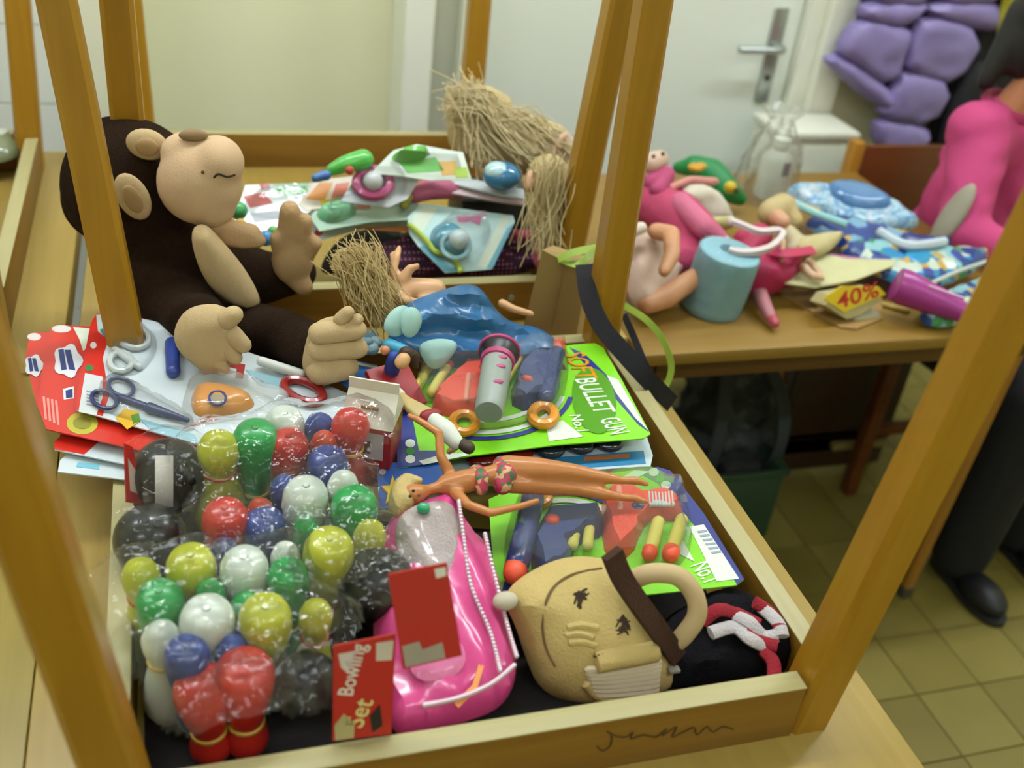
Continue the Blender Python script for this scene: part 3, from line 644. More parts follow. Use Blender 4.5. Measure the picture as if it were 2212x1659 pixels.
pin(346, 1303, 52, 'green', 'base', 'green bowling pin upside down at the left of the front bag', .90, bag=2)
pin(448, 1345, 60, 'white', 'base', 'large white bowling pin upside down in the front bag', .905, bag=2)
pin(573, 1340, 58, 'yellow', 'base', 'yellow bowling pin upside down in the front right of the bag', .905, bag=2)
pin(682, 1322, 37, 'yellow', 'head', 'yellow pin head beside the black balls', .895, bag=2)
pin(348, 1375, 43, 'white', 'head', 'white pin head at the front left of the bag', .89, bag=2)
pin(405, 1420, 50, 'blue', 'base', 'blue bowling pin upside down at the front left', .895, bag=2)
pin(500, 1400, 40, 'blue', 'head', 'blue pin head half hidden behind the front red pins', .88, bag=2)
pin(440, 1500, 64, 'red', 'base', 'left of the two red bowling pins nearest the front rail', .868, (-.05, -.05), bag=2)
pin(528, 1468, 66, 'red', 'base', 'right of the two red bowling pins nearest the front rail', .880, (.0, -.05), bag=2)
BLK = mat('1b1b18', .3, .2, 15, coat=.25)
def ball(px, py, rpx, z, label, holes=True):
    C = A(px, py, z); r = rpx*mpp(C); C.z = max(C.z, ZF+r+.001)
    t = thing('bowling_ball', label, 'ball', C-Vector((0, 0, r)), 'black toy bowling balls'); part('ball', G().ell(C, r, nu=28, nv=18), BLK, t)
    u = (CAM-C).normalized()
    for k in range(3):
        a = 2*PI*k/3+.4; d = (u+(_r*math.cos(a)+_u*math.sin(a))*.30+_u*.5).normalized()
        part('finger_hole', G().lathe(C+d*(r-.006), d, [(0, .0055), (.0066, .006), (.0068, .0045)], 12), mat('0d0d0c', .6), t)
    return C, r, t
b1 = ball(365, 1025, 80, .86, 'black toy bowling ball with a white sticker, at the back left')
lab = G(); C, r, t = b1
def onball(C, r, px, py):
    d = ray(px, py).normalized(); oc = CAM-C; b = oc.dot(d); disc = b*b-(oc.dot(oc)-r*r); return CAM+d*(-b-math.sqrt(max(disc, 0)))
def lf(u, v): return C+(onball(C, r, 336+38*u, 985+108*v)-C).normalized()*(r+.0008)
part('sticker', G().grid(lf, 6, 12, .0006), mat('c9c4bc', .6), t)
b2 = ball(325, 1165, 78, .84, 'dark grey toy bowling ball resting at the left rail in plastic')
b3 = ball(815, 1265, 84, .85, 'black toy bowling ball behind the upright red header card')
b4 = ball(662, 1480, 74, .83, 'black toy bowling ball nearest the front rail beside a red card')
BALLS = [b1, b2, b3, b4]
FILM = clear('e4e8e0', .05, .05, .9, 26, refl=.75)
FILM2 = clear('b8bab0', .05, .07, .5, 22, 'ball', .22)
def filmbag(items, label, name, pad=.020, n=64, dip=.05, seed=0, m=None):
    xs = [c.x for c, r in items]; ys = [c.y for c, r in items]; mr = max(r for c, r in items)
    x0, x1, y0, y1 = min(xs)-mr-pad, max(xs)+mr+pad, min(ys)-mr-pad, max(ys)+mr+pad
    H = [[0]*(n+1) for _ in range(n+1)]; D = [[9]*(n+1) for _ in range(n+1)]
    for i in range(n+1):
        for j in range(n+1):
            x = x0+(x1-x0)*i/n; y = y0+(y1-y0)*j/n; h = -9; dm = 9
            for c, r in items:
                d = math.hypot(x-c.x, y-c.y)-r; dm = min(dm, d); h = max(h, c.z-max(0, d)*1.0)
            H[i][j] = max(h, ZF+.006); D[i][j] = dm
    for _ in range(5):
        H2 = [r[:] for r in H]
        for i in range(1, n):
            for j in range(1, n):
                a = (H[i-1][j]+H[i+1][j]+H[i][j-1]+H[i][j+1])/4; H2[i][j] = max(H[i][j], a*.5+H[i][j]*.5) if D[i][j] < .004 else a
        H = H2
    g = G(); idx = {}
    for i in range(n+1):
        for j in range(n+1):
            x = x0+(x1-x0)*i/n; y = y0+(y1-y0)*j/n
            idx[i, j] = len(g.v); g.v.append(Vector((x, y, H[i][j]+.005+.005*nz3((x*38+seed, y*38, 0))+.003*nz3((x*90, y*90+seed, 3)))))
    for i in range(n):
        for j in range(n):
            if min(D[i][j], D[i+1][j], D[i][j+1], D[i+1][j+1]) < pad and max(D[i][j], D[i+1][j], D[i][j+1], D[i+1][j+1]) < pad*1.6: g.f.append([idx[i, j], idx[i+1, j], idx[i+1, j+1], idx[i, j+1]])
    used = sorted({i for f in g.f for i in f}); mp = {u: k for k, u in enumerate(used)}
    g.v = [g.v[u] for u in used]; g.f = [[mp[i] for i in f] for f in g.f]
    n_ = len(g.v); loc = Vector((sum(v.x for v in g.v)/n_, sum(v.y for v in g.v)/n_, min(v.z for v in g.v)))
    t = thing('plastic_bag', label, 'plastic bag', loc, 'clear bags of bowling pins'); part('film', g, m or FILM, t); return t
bag1 = filmbag([(p, r) for p, r, b in PINS if b == 1], 'clear plastic bag stretched over the bowling pins at the back', 'plastic_bag', seed=1)
bag2 = filmbag([(p, r) for p, r, b in PINS if b == 2], 'clear plastic bag stretched over the bowling pins at the front', 'plastic_bag', seed=5)
bagb = filmbag([(b[0]+Vector((0, 0, b[1])), b[1]*.8) for b in (b1, b2)], 'clear plastic bag around the two balls at the left', 'plastic_bag', seed=9, m=FILM2)
bagc = filmbag([(b[0]+Vector((0, 0, b[1])), b[1]*.8) for b in (b3, b4)], 'clear plastic bag around the two balls with red header cards', 'plastic_bag', seed=12, m=FILM2)
# upright header cards
RC = mat('b02018', .35, .08, 20, coat=.2)
def header(t, pts, y, ang, tilt=.25):
    c = (sum(p[0] for p in pts)/len(pts), sum(p[1] for p in pts)/len(pts))
    M = Matrix.Translation(Y(c[0], c[1], y)) @ Matrix.Rotation(ang, 4, 'Z') @ Matrix.Rotation(PI/2-tilt, 4, 'X')
    h = part('header_card', G().prism(PX(M, pts), -.0008, .0008, M), RC, t, smooth=False); return M, h
WP = mat('d0cfc2', .5); YP = mat('c9bf78', .5)
M, h = header(bagc, [(838, 1240), (965, 1215), (998, 1415), (870, 1445)], .045, -.1)
pr('price_sticker', h, M, [[(868, 1395), (905, 1384), (912, 1402), (955, 1386), (962, 1420), (876, 1440)]], mat('9c9284', .5)); pr('small_print', h, M, [[(938, 1228), (962, 1224), (964, 1242), (942, 1248)]], WP)
M, h = header(bagc, [(720, 1395), (855, 1368), (845, 1585), (718, 1600)], .035, .0)
part('lettering', text(M, 'Bowling', on(M, 772, 1502), on(M, 802, 1392), .018), WP, h)
pr('ball_print', h, M, [[(730, 1412), (772, 1404), (760, 1430), (752, 1455), (736, 1440)]], mat('c6b8b0', .5)); pr('stamp', h, M, [[(812, 1388), (850, 1382), (846, 1424), (812, 1426)]], mat('c0b4a4', .5))
part('lettering', text(M, 'Set', on(M, 782, 1572), on(M, 808, 1512), .018), YP, h)
pr('pin_print', h, M, [[(722, 1566), (742, 1540), (766, 1562), (764, 1592), (724, 1598)]], mat('a59a6a', .5)); pr('dark_print', h, M, [[(798, 1545), (820, 1520), (826, 1565), (804, 1580)]], mat('1d1512', .5), .0013)  # pale pin motif and a small near-black shape printed on the card
M, h = header(bagb, [(268, 958), (285, 965), (318, 1090), (272, 1085)], .36, .9); pr('print', h, M, [[(275, 990), (300, 1030), (305, 1070), (280, 1060)]], mat('c9b0a0', .5))
# ================================================================== soft dart packs
LIME = mat('7ccc22', .3, .05, coat=.3); BLU = mat('2b3580', .3, .08, coat=.3); WHT = mat('d2dacd', .35, .04, coat=.2); ORA = mat('d9472f', .33, .06, coat=.3); OY = mat('d08a1e', .33, .06, coat=.3)
GB = mat('2c3a6e', .33, .1, coat=.3); DART = mat('c2b84e', .7, .06); DTIP = mat('dd5230', .5)
def dart(t, M, a, b, r=.0062, tip=True, h=.012, tr=1.15):
    d = part('dart', rod(M, a, b, r, h), DART, t)
    if tip: part('dart_tip', rod(M, b, (b[0]+(b[0]-a[0])*.10, b[1]+(b[1]-a[1])*.10), r*tr, h), DTIP, d)
def slab(M, poly, h, m, t, nm, bev=.004, it=1): return dome(M, poly, h, m, t, nm, step=.009, it=it, D=bev)
def arcband(cx_, cy_, r0x, r0y, r1x, r1y, a0, a1, n=14):
    A_ = [a0+(a1-a0)*k/n for k in range(n+1)]
    return [(cx_+r1x*math.cos(a), cy_+r1y*math.sin(a)) for a in A_]+[(cx_+r0x*math.cos(a), cy_+r0y*math.sin(a)) for a in reversed(A_)]
# pack C first (lies under pack A)
M = plane((900, 1025, .822), (1400, 1010, .824), (1380, 930, .828))
t = pack('ball_toy_pack', 'card of glossy red and black balls between the two soft dart packs', 'toy pack', M, [(860, 1040), (1060, 1030), (1405, 1008), (1410, 985), (1385, 905), (870, 930)], mat('b7c6cc', .35))
pr('blue_strip', t, M, [[(1060, 1026), (1395, 1003), (1390, 975), (1060, 1000)]], mat('2f7aa8', .35)); pr('lettering_strip', t, M, [[(1260, 998), (1360, 990), (1358, 982), (1262, 989)]], mat('b86a3c', .4), .0013)
for (x, y, c) in ((1040, 995, '6d0f12'), (1115, 985, '7a1214'), (1185, 974, '1c2330'), (1250, 965, '1c2330'), (1312, 960, '1c2330')):
    q = on(M, x, y); part('ball', G().ell(M @ Vector((q.x, q.y, .006)), (.021, .021, .010)), mat(c, .12, .1, coat=.6), t)
M = plane((858, 1012, .848), (1400, 945, .852), (1300, 745, .852))
t = pack('dart_gun_pack', 'lime and blue soft dart gun pack at the back with big lettering', 'toy pack', M, [(858, 1012), (858, 960), (862, 900), (880, 830), (1000, 775), (1240, 745), (1285, 742), (1303, 752), (1345, 825), (1405, 938), (1390, 948), (1200, 962), (1020, 985)], LIME, 'soft dart gun packs')
pr('blue_field', t, M, [[(858, 1012), (858, 960), (862, 900), (880, 830), (905, 820), (890, 900), (905, 975), (960, 975), (950, 1000)], [(1230, 752), (1262, 765), (1330, 830), (1402, 935), (1378, 918), (1310, 840)], [(1100, 770), (1195, 755), (1225, 800), (1120, 800)]], BLU)
pr('white_panel', t, M, [[(1310, 812), (1335, 822), (1398, 930), (1372, 905), (1330, 850)], [(905, 998), (950, 985), (1020, 978), (1010, 986), (915, 1006)], [(1180, 920), (1215, 910), (1260, 945), (1185, 955)]], WHT, .0012)
for i in range(4): pr('arc', t, M, [arcband(1040, 845, 135+i*18, 62+i*13, 146+i*18, 70+i*13, .15, 1.75)], (WHT, mat('8fb83a', .35), WHT, BLU)[i], .0014+i*.0002)
pr('oval', t, M, [[(1283+44*math.cos(a)-20*math.sin(a), 868+58*math.sin(a)+42*math.cos(a)) for a in [2*PI*k/24 for k in range(24)]]], mat('4d8f18', .35), .0016)
part('lettering', text(M, 'SOFT', on(M, 1217, 765), on(M, 1246, 822), .030, .0022), OY, t); part('lettering', text(M, 'SOFT', on(M, 1217, 765), on(M, 1246, 822), .030, .0018), NAVY, t)
part('lettering', text(M, 'BULLET', on(M, 1240, 822), on(M, 1284, 896), .030, .0022), WHT, t); part('lettering', text(M, 'GUN', on(M, 1293, 909), on(M, 1318, 942), .028, .0022), WHT, t)
part('lettering', text(M, 'No.1', on(M, 1228, 900), on(M, 1246, 935), .016, .0022), WHT, t)
pr('icon', t, M, [[(886+11*math.cos(a), y+9*math.sin(a)) for a in [2*PI*k/14 for k in range(14)]] for y in (960, 994)], WHT, .0014); pr('icon', t, M, [[(886+10*math.cos(a), 977+8*math.sin(a)) for a in [2*PI*k/14 for k in range(14)]]], mat('2f8a3c', .4), .0014)
og = slab(M, [(930, 880), (945, 855), (1000, 800), (1035, 792), (1050, 812), (1048, 880), (1035, 905), (975, 905), (945, 895)], .020, ORA, t, 'orange_gun')
part('gun_rib', rod(M, (1010, 840), (1004, 892), .004, .021), mat('e08a70', .35), og); part('trigger_ring', ring(M, (1002, 925), 26, 20, .006, .008), OY, t)
bgn = slab(M, [(1095, 872), (1125, 785), (1175, 775), (1215, 790), (1205, 860), (1180, 880), (1160, 870), (1140, 895)], .022, GB, t, 'blue_gun')
part('barrel', rod(M, (1200, 785), (1178, 878), .011, .016), GB, bgn); part('muzzle', rod(M, (1203, 770), (1203, 776), .0105, .016), DTIP, bgn); part('button', rod(M, (1132, 850), (1138, 851), .006, .022), DTIP, bgn)
part('trigger_ring', ring(M, (1172, 908), 24, 20, .007, .008), OY, t)
dart(t, M, (900, 855), (924, 810)); dart(t, M, (930, 865), (965, 808)); dart(t, M, (1092, 835), (1117, 790))
dome(M, [(880, 870), (905, 800), (1010, 775), (1220, 750), (1232, 800), (1200, 925), (1100, 920), (1020, 945), (940, 930)], .034, BLIS, t, 'blister', step=.016, D=.01)
M = plane((1100, 1300, .812), (1605, 1258, .836), (1430, 1010, .838))
t = pack('dart_gun_pack', 'lime and blue soft dart gun pack at the front beside the monkey bag', 'toy pack', M, [(1075, 1300), (1062, 1180), (1055, 1080), (1120, 1050), (1300, 1025), (1420, 1010), (1448, 1018), (1520, 1110), (1607, 1252), (1590, 1265), (1400, 1285), (1230, 1310)], LIME, 'soft dart gun packs')
pr('blue_field', t, M, [[(1370, 1018), (1420, 1010), (1448, 1018), (1520, 1110), (1607, 1252), (1592, 1264), (1550, 1200), (1470, 1100), (1420, 1045)], [(1080, 1290), (1095, 1240), (1300, 1220), (1300, 1290)]], BLU)
pr('white_panel', t, M, [[(1488, 1140), (1520, 1135), (1596, 1252), (1548, 1258)], [(1370, 1018), (1405, 1020), (1340, 1050), (1330, 1040)], [(1440, 1160), (1475, 1170), (1500, 1215), (1470, 1200)]], WHT, .0012)
pr('barcode', t, M, [[(1505+i*6, 1150+i*9), (1525+i*6, 1147+i*9), (1528+i*6, 1151+i*9), (1508+i*6, 1154+i*9)] for i in range(6)], mat('8b93a6', .5), .0018)
for i in range(4): pr('arc', t, M, [arcband(1220, 1210, 110+i*18, 90+i*16, 120+i*18, 100+i*16, -1.75, -.55)], (WHT, mat('8fb83a', .35), WHT, BLU)[i], .0014+i*.0002)
part('lettering', text(M, 'No.1', on(M, 1490, 1225), on(M, 1520, 1262), .024, .0018), WHT, t)
pr('icon', t, M, [[(x+11*math.cos(a), y+9*math.sin(a)) for a in [2*PI*k/14 for k in range(14)]] for x, y in ((1412, 1022), (1438, 1050))], WHT, .0014); pr('icon', t, M, [[(1425+10*math.cos(a), 1036+8*math.sin(a)) for a in [2*PI*k/14 for k in range(14)]]], mat('2f8a3c', .4), .0014)
bgn = slab(M, [(1140, 1250), (1165, 1110), (1230, 1120), (1300, 1105), (1310, 1160), (1240, 1180), (1235, 1235), (1180, 1260)], .022, GB, t, 'blue_gun')
part('barrel', rod(M, (1150, 1105), (1118, 1240), .0135, .018), GB, bgn); part('muzzle', rod(M, (1113, 1252), (1112, 1262), .013, .016), DTIP, bgn); part('button', rod(M, (1190, 1155), (1194, 1156), .0075, .022), DTIP, bgn)
part('trigger_ring', ring(M, (1160, 1085), 24, 18, .006, .008), OY, t)
og = slab(M, [(1300, 1185), (1298, 1075), (1330, 1065), (1380, 1080), (1410, 1075), (1470, 1085), (1478, 1120), (1450, 1130), (1410, 1120), (1385, 1150), (1365, 1205), (1320, 1210)], .022, ORA, t, 'orange_gun')
part('gun_rib', rod(M, (1334, 1085), (1336, 1130), .004, .022), mat('e39a80', .35), og); part('screw', rod(M, (1372, 1125), (1376, 1126), .008, .019), GB, og)
for i in range(8): part('grip_rib', rod(M, (1398+i*7, 1096-abs(i-3.5)*.4), (1400+i*7, 1120), .0028, .021), mat('b9bcba', .35), og)
dart(t, M, (1242, 1160), (1236, 1195), tip=False); dart(t, M, (1272, 1155), (1268, 1195), tip=False); dart(t, M, (1420, 1145), (1402, 1208), .0075); dart(t, M, (1470, 1140), (1448, 1208), .0075, tr=1.3)
dome(M, [(1080, 1270), (1100, 1090), (1180, 1060), (1470, 1040), (1500, 1140), (1480, 1235), (1300, 1250), (1200, 1290)], .036, BLIS, t, 'blister', step=.016, D=.01)
# ================================================================== pink bag
PK = mat('cf4585', .28, .10, 18, .25, coat=.4, bscale=60); PKL = mat('d673a0', .25, .12, 40, .2, coat=.4)
M = plane((850, 1560, .80), (1110, 1450, .80), (960, 1070, .868))
P = M.translation; t = thing('pink_bag', 'glossy pink plastic bag with beaded edging and a clear window', 'bag', P)
wr = lambda x, y, d: .006*nz3((x*28, y*18, 1))+.004*math.sin(x*160+3*nz3((x*9, y*9, 4)))
part('body', pillow(M, PX(M, [(830, 1120), (900, 1090), (955, 1066), (985, 1075), (1005, 1140), (1050, 1165), (1080, 1260), (1105, 1370), (1120, 1460), (1085, 1530), (1000, 1562), (900, 1580), (850, 1590), (820, 1500), (800, 1300)]), .030, .012, .05, .009, fn=wr), PK, t)
win = part('window', pillow(M @ Matrix.Translation((0, 0, .026)), PX(M, [(842, 1135), (955, 1100), (985, 1160), (985, 1260), (900, 1270), (845, 1230)]), .008, 0, .03, .009, fn=wr), mat('a89a98', .25, .25, 60, .5, coat=.5), t)
g = G()
for pth in ([(975, 1120), (985, 1200), (1000, 1300), (1040, 1400), (1060, 1480)], [(1030, 1190), (1050, 1280), (1075, 1380), (1095, 1450)], [(1090, 1470), (1040, 1510), (970, 1540), (900, 1555)]):
    c = bezier([(x, y, 0) for x, y in pth], 12)
    for q in c:
        l_ = on(M, q.x, q.y); g.ell(M @ Vector((l_.x, l_.y, .034)), .0026, nu=6, nv=4)
part('bead_trim', g, mat('d3bcc6', .3), t, kind='stuff')
part('green_gem', rod(M, (897, 1137), (901, 1138), .006, .036), mat('1f9a6a', .2, coat=.5), t)
dome(M, [(870, 1400), (960, 1385), (1000, 1450), (960, 1500), (870, 1500)], .006, PKL, t, 'light_panel', base=.028)
pr('lettering_arc', t, M @ Matrix.Translation((0, 0, .03)), [[(980, 1520), (1020, 1480), (1035, 1430), (1045, 1440), (1030, 1490), (990, 1530)]], mat('d98a4a', .4))
# ================================================================== monkey face bag
BG = mat('bda66c', .92, .08, 30, .35, spec=.12, bscale=300)
M = plane((1100, 1440, .79), (1430, 1400, .775), (1280, 1210, .862))
MB_ = [on(M, *p) for p in [(1085, 1300), (1105, 1262), (1160, 1225), (1230, 1200), (1310, 1205), (1355, 1240), (1400, 1300), (1440, 1370), (1448, 1430), (1440, 1485), (1390, 1508), (1310, 1525), (1230, 1520), (1165, 1490), (1135, 1420), (1110, 1340)]]; MB_ = smoothpoly(MB_, 2)
def skin(x, y, off=0.0):             # a point on the bag's bulging front
    h = .03
    for _ in range(6):
        q = on(M @ Matrix.Translation((0, 0, h)), x, y); d = min((q-intersect_point_line(q, a, b)[0].xy).length if 0 <= intersect_point_line(q, a, b)[1] <= 1 else min((q-a).length, (q-b).length) for a, b in zip(MB_, MB_[1:]+MB_[:1]))
        d = d if inside(q, MB_) else 0; k = min(d/.06, 1); h = .052*math.sqrt(max(0, 1-(1-k)**2))+.005*nz3((q.x*22, q.y*22, 2))*min(1, d/.018)
    q = on(M @ Matrix.Translation((0, 0, h+off)), x, y); return M @ Vector((q.x, q.y, h+off))
t = thing('monkey_face_bag', 'beige plush monkey face bag with stitched eyes and a toothy grin', 'plush bag', A(1280, 1480, .76))
wr = lambda x, y, d: .005*nz3((x*22, y*22, 2))
part('body', pillow(M, PX(M, [(1085, 1300), (1105, 1262), (1160, 1225), (1230, 1200), (1310, 1205), (1355, 1240), (1400, 1300), (1440, 1370), (1448, 1430), (1440, 1485), (1390, 1508), (1310, 1525), (1230, 1520), (1165, 1490), (1135, 1420), (1110, 1340)]), .052, .03, .06, .01, fn=wr), BG, t)
def onM(M, x, y, h): q = on(M @ Matrix.Translation((0, 0, h)), x, y); return (M @ Matrix.Translation((0, 0, h))) @ Vector((q.x, q.y, 0))
THR = mat('3a2a18', .9); rnd = random.Random(3)
for (cx_, cy_) in ((1252, 1288), (1346, 1352)):
    g = G()
    for k in range(16):
        a = rnd.uniform(0, PI); l_ = rnd.uniform(12, 24); ox, oy = rnd.uniform(-9, 9), rnd.uniform(-12, 12); g.tube([skin(cx_+ox-l_*math.cos(a)*.6, cy_+oy-l_*math.sin(a)*.8), skin(cx_+ox, cy_+oy, .001), skin(cx_+ox+l_*math.cos(a)*.6, cy_+oy+l_*math.sin(a)*.8)], .0011, 5)
    part('eye', g, THR, t)
part('snout_seam', G().tube(bezier([skin(x, y, 0) for x, y in ((1200, 1440), (1180, 1400), (1172, 1350), (1180, 1300), (1200, 1265), (1240, 1240), (1300, 1228))], 6), .0016, 5), mat('6d5433', .9), t)
g = G()
for pth in (((1218, 1372), (1250, 1368), (1285, 1378)), ((1222, 1356), (1255, 1350), (1295, 1358)), ((1225, 1388), (1260, 1386), (1290, 1396))):
    g.tube(bezier([skin(x, y, -.001) for x, y in pth], 5), [.001]+[.0042]*9+[.001], 8)
part('nose_fold', g, BG, t)
g = G().tube(bezier([skin(x, y, .002) for x, y in ((1285, 1432), (1320, 1424), (1370, 1416), (1420, 1406))], 6), [.004]+[.011]*17+[.004], 12)
up_ = part('upper_lip', g, BG, t)
g = G()
for k in range(17): x = 1282+k*9; y = 1416-k*1.6; g.tube([skin(x, y, .006), skin(x+6, y+4, .007)], .0012, 5)
part('stitching', g, THR, t)
for k in range(7):
    part('tooth_ridge', G().tube(bezier([skin(x, y, .0005) for x, y in ((1262+k*3, 1446+k*8), (1300, 1445+k*9), (1350, 1440+k*9.5), (1400, 1434+k*9.5), (1430-k, 1428+k*9.5))], 4), [.001]+[.0045]*15+[.001], 8), mat('cabca0', .85), t)
part('lower_lip', G().tube(bezier([skin(x, y, -.001) for x, y in ((1262, 1470), (1290, 1500), (1340, 1512), (1400, 1502))], 5), [.002]+[.006]*14+[.002], 10), BG, t)
part('white_corner', G().ell(onM(M, 1092, 1298, .02), (.013, .010, .009)), mat('b9b09a', .8), t)
EB = mat('bfa67c', .9, .06); pth = [onM(M, x, y, h) for x, y, h in ((1372, 1250, .045), (1410, 1238, .06), (1465, 1245, .07), (1500, 1285, .072), (1505, 1330, .068), (1478, 1372, .055), (1455, 1392, .04))]
part('ear_loop', G().tube(bezier(pth, 6), .010, 12), EB, t)
part('brown_strap', ribbon(bezier([onM(M, x, y, h) for x, y, h in ((1322, 1195, .085), (1345, 1250, .075), (1385, 1310, .070), (1425, 1365, .062), (1462, 1420, .045))], 6), .020, .010, M.col[2].xyz), mat('3f2413', .95, .2, 90, .6, bscale=400), t)
# ================================================================== crumpled knit
M = flat(1560, 1400, .765); BK = mat('17161a', .95, .3, 60, .7, spec=.1, bscale=300)
t = thing('knit_gloves', 'crumpled black knit with red and white stripes in the front right corner', 'clothing', A(1560, 1400, .75))
wr = lambda x, y, d: .016*nz3((x*16, y*16, 6))+.006*nz3((x*45, y*45, 2))
M = plane((1440, 1480, .765), (1700, 1460, .77), (1560, 1290, .80))
part('body', pillow(M, PX(M, [(1395, 1400), (1440, 1330), (1500, 1300), (1545, 1272), (1610, 1285), (1680, 1330), (1712, 1400), (1700, 1455), (1600, 1470), (1500, 1480), (1430, 1485)]), .036, .012, .04, .009, fn=wr), BK, t)
RK = mat('8f1424', .9, .15, 60, .6); WK = mat('b9b2b4', .9, .1, 60, .6)
for m, pth in ((RK, [(1515, 1345), (1550, 1318), (1590, 1325), (1640, 1350)]), (WK, [(1535, 1368), (1585, 1355), (1620, 1380), (1655, 1398)]), (WK, [(1590, 1330), (1620, 1345), (1650, 1375), (1680, 1372)]), (RK, [(1610, 1365), (1645, 1385), (1680, 1395)]), (RK, [(1630, 1300), (1665, 1325), (1685, 1355)]), (WK, [(1645, 1312), (1680, 1345), (1690, 1375)]), (RK, [(1650, 1405), (1670, 1430), (1672, 1462)])):
    part('stripe', G().tube(bezier([onM(M, x, y, .038+.004*math.sin(x*.09)) for x, y in pth], 6), .0075, 10, .6, M.col[2].xyz), m, t)
part('tag', G().box((-.006, -.004, 0), (.006, .004, .004), Matrix.Translation(onM(M, 1455, 1450, .03)), bev=.001), mat('8d877c', .6), t)

# ================================================================== thin dark sheet covering the tray floor
M = Matrix.Translation((0, 0, ZF+.003)); t = thing('dark_sheet', 'thin black sheet spread on the floor of the nearest tray under the toys', 'cloth', (.33, .2, ZF))
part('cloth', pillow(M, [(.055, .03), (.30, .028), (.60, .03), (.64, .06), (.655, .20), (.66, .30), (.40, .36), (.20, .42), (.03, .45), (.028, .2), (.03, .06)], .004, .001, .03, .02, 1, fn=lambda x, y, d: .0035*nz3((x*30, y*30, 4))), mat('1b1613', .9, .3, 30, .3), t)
# ================================================================== dolls and small toys in the front tray
SKN = mat('b5733c', .38, .06, 20, coat=.15); SKL = mat('c89a6e', .42, .06, 20, coat=.1); BLOND = mat('b8a064', .6, .25, 60, .6, bscale=120); DKH = mat('3b2312', .6, .2, 60, .4)
def chain(pts, g=None):               # pts: (px, py, z, radius px)
    g = g or G(); Q = [(A(x, y, z), r*mpp(A(x, y, z))) for x, y, z, r in pts]
    for (a, ra), (b, rb) in zip(Q, Q[1:]): g.cap(a, b, ra, rb)
    return g
t = thing('fashion_doll', 'tan fashion doll in a flowered bikini lying across the packs', 'doll', A(1050, 1060, .86))
g = chain([(965, 1048, .885, 24), (1005, 1040, .89, 27), (1050, 1028, .888, 21), (1095, 1025, .885, 30)])
chain([(975, 1030, .885, 15), (952, 985, .905, 11), (948, 935, .92, 9.5), (900, 905, .925, 8), (885, 898, .925, 7)], g)
chain([(985, 1065, .885, 15), (1010, 1090, .89, 11), (1060, 1108, .89, 10), (1120, 1095, .89, 8), (1160, 1082, .89, 7)], g)
chain([(1095, 1012, .888, 30), (1160, 1015, .892, 28), (1235, 1020, .89, 20), (1290, 1030, .885, 16), (1345, 1038, .88, 9), (1372, 1038, .882, 10), (1398, 1046, .878, 6)], g)
chain([(1100, 1042, .880, 24), (1170, 1048, .878, 22), (1250, 1056, .874, 16), (1300, 1066, .872, 14), (1345, 1074, .868, 9), (1372, 1076, .868, 9), (1396, 1084, .866, 6)], g)
chain([(965, 1048, .885, 14), (925, 1058, .885, 12), (900, 1066, .888, 22), (892, 1068, .888, 24)], g)
b = part('body', blob(g, .0024, 3), SKN, t)
hr = chain([(870, 1050, .885, 22), (872, 1080, .885, 26), (860, 1100, .88, 18)]); chain([(880, 1040, .89, 20), (905, 1038, .895, 10)], hr); chain([(865, 1065, .885, 24), (850, 1095, .88, 14)], hr)
part('hair', blob(hr, .003, 3), BLOND, t)
bik = patterned(['b03050', '2f6a3a', 'c8a070', 'b03a5a'], 220, .5, 1)
part('bikini_top', blob(chain([(1030, 1018, .893, 17), (1040, 1035, .895, 19), (1040, 1055, .888, 16)]), .003, 2), bik, t)
part('bikini_bottom', blob(chain([(1085, 1005, .890, 22), (1090, 1028, .889, 28), (1086, 1048, .884, 22)]), .003, 2), bik, t)
for (x, y, m) in ((893, 1060, '20140c'), (886, 1072, '20140c'), (905, 1070, '8a2a2a')): part('eye' if m[0] == '2' else 'mouth', G().ell(A(x, y, .905), .0018), mat(m, .4), t)
t = thing('footballer_figure', 'small figure in white and red clothes lying on the back dart pack', 'figure', A(950, 900, .875))
part('legs', blob(chain([(925, 895, .898, 16), (880, 868, .90, 12), (868, 856, .90, 10)]).merge(chain([(915, 908, .895, 14), (885, 885, .90, 10), (872, 866, .90, 9)])), .0028, 3), mat('b09a62', .5), t)
part('shoe', blob(chain([(866, 852, .90, 11), (848, 838, .905, 13)]), .003, 2), mat('c9c6b8', .5), t)
part('belt', blob(chain([(922, 902, .90, 18), (940, 898, .90, 18)]), .003, 2), mat('8a1c22', .5), t)
part('shirt', blob(chain([(938, 908, .90, 18), (962, 930, .90, 24), (985, 955, .895, 18)]), .003, 3), mat('ccd0c4', .6), t)
part('head', blob(chain([(1000, 960, .895, 14), (1012, 967, .895, 16)]), .003, 3), mat('3c2e1c', .6), t)
part('arm', blob(chain([(985, 965, .89, 9), (970, 975, .885, 8)]), .003, 2), mat('a98a5a', .5), t)
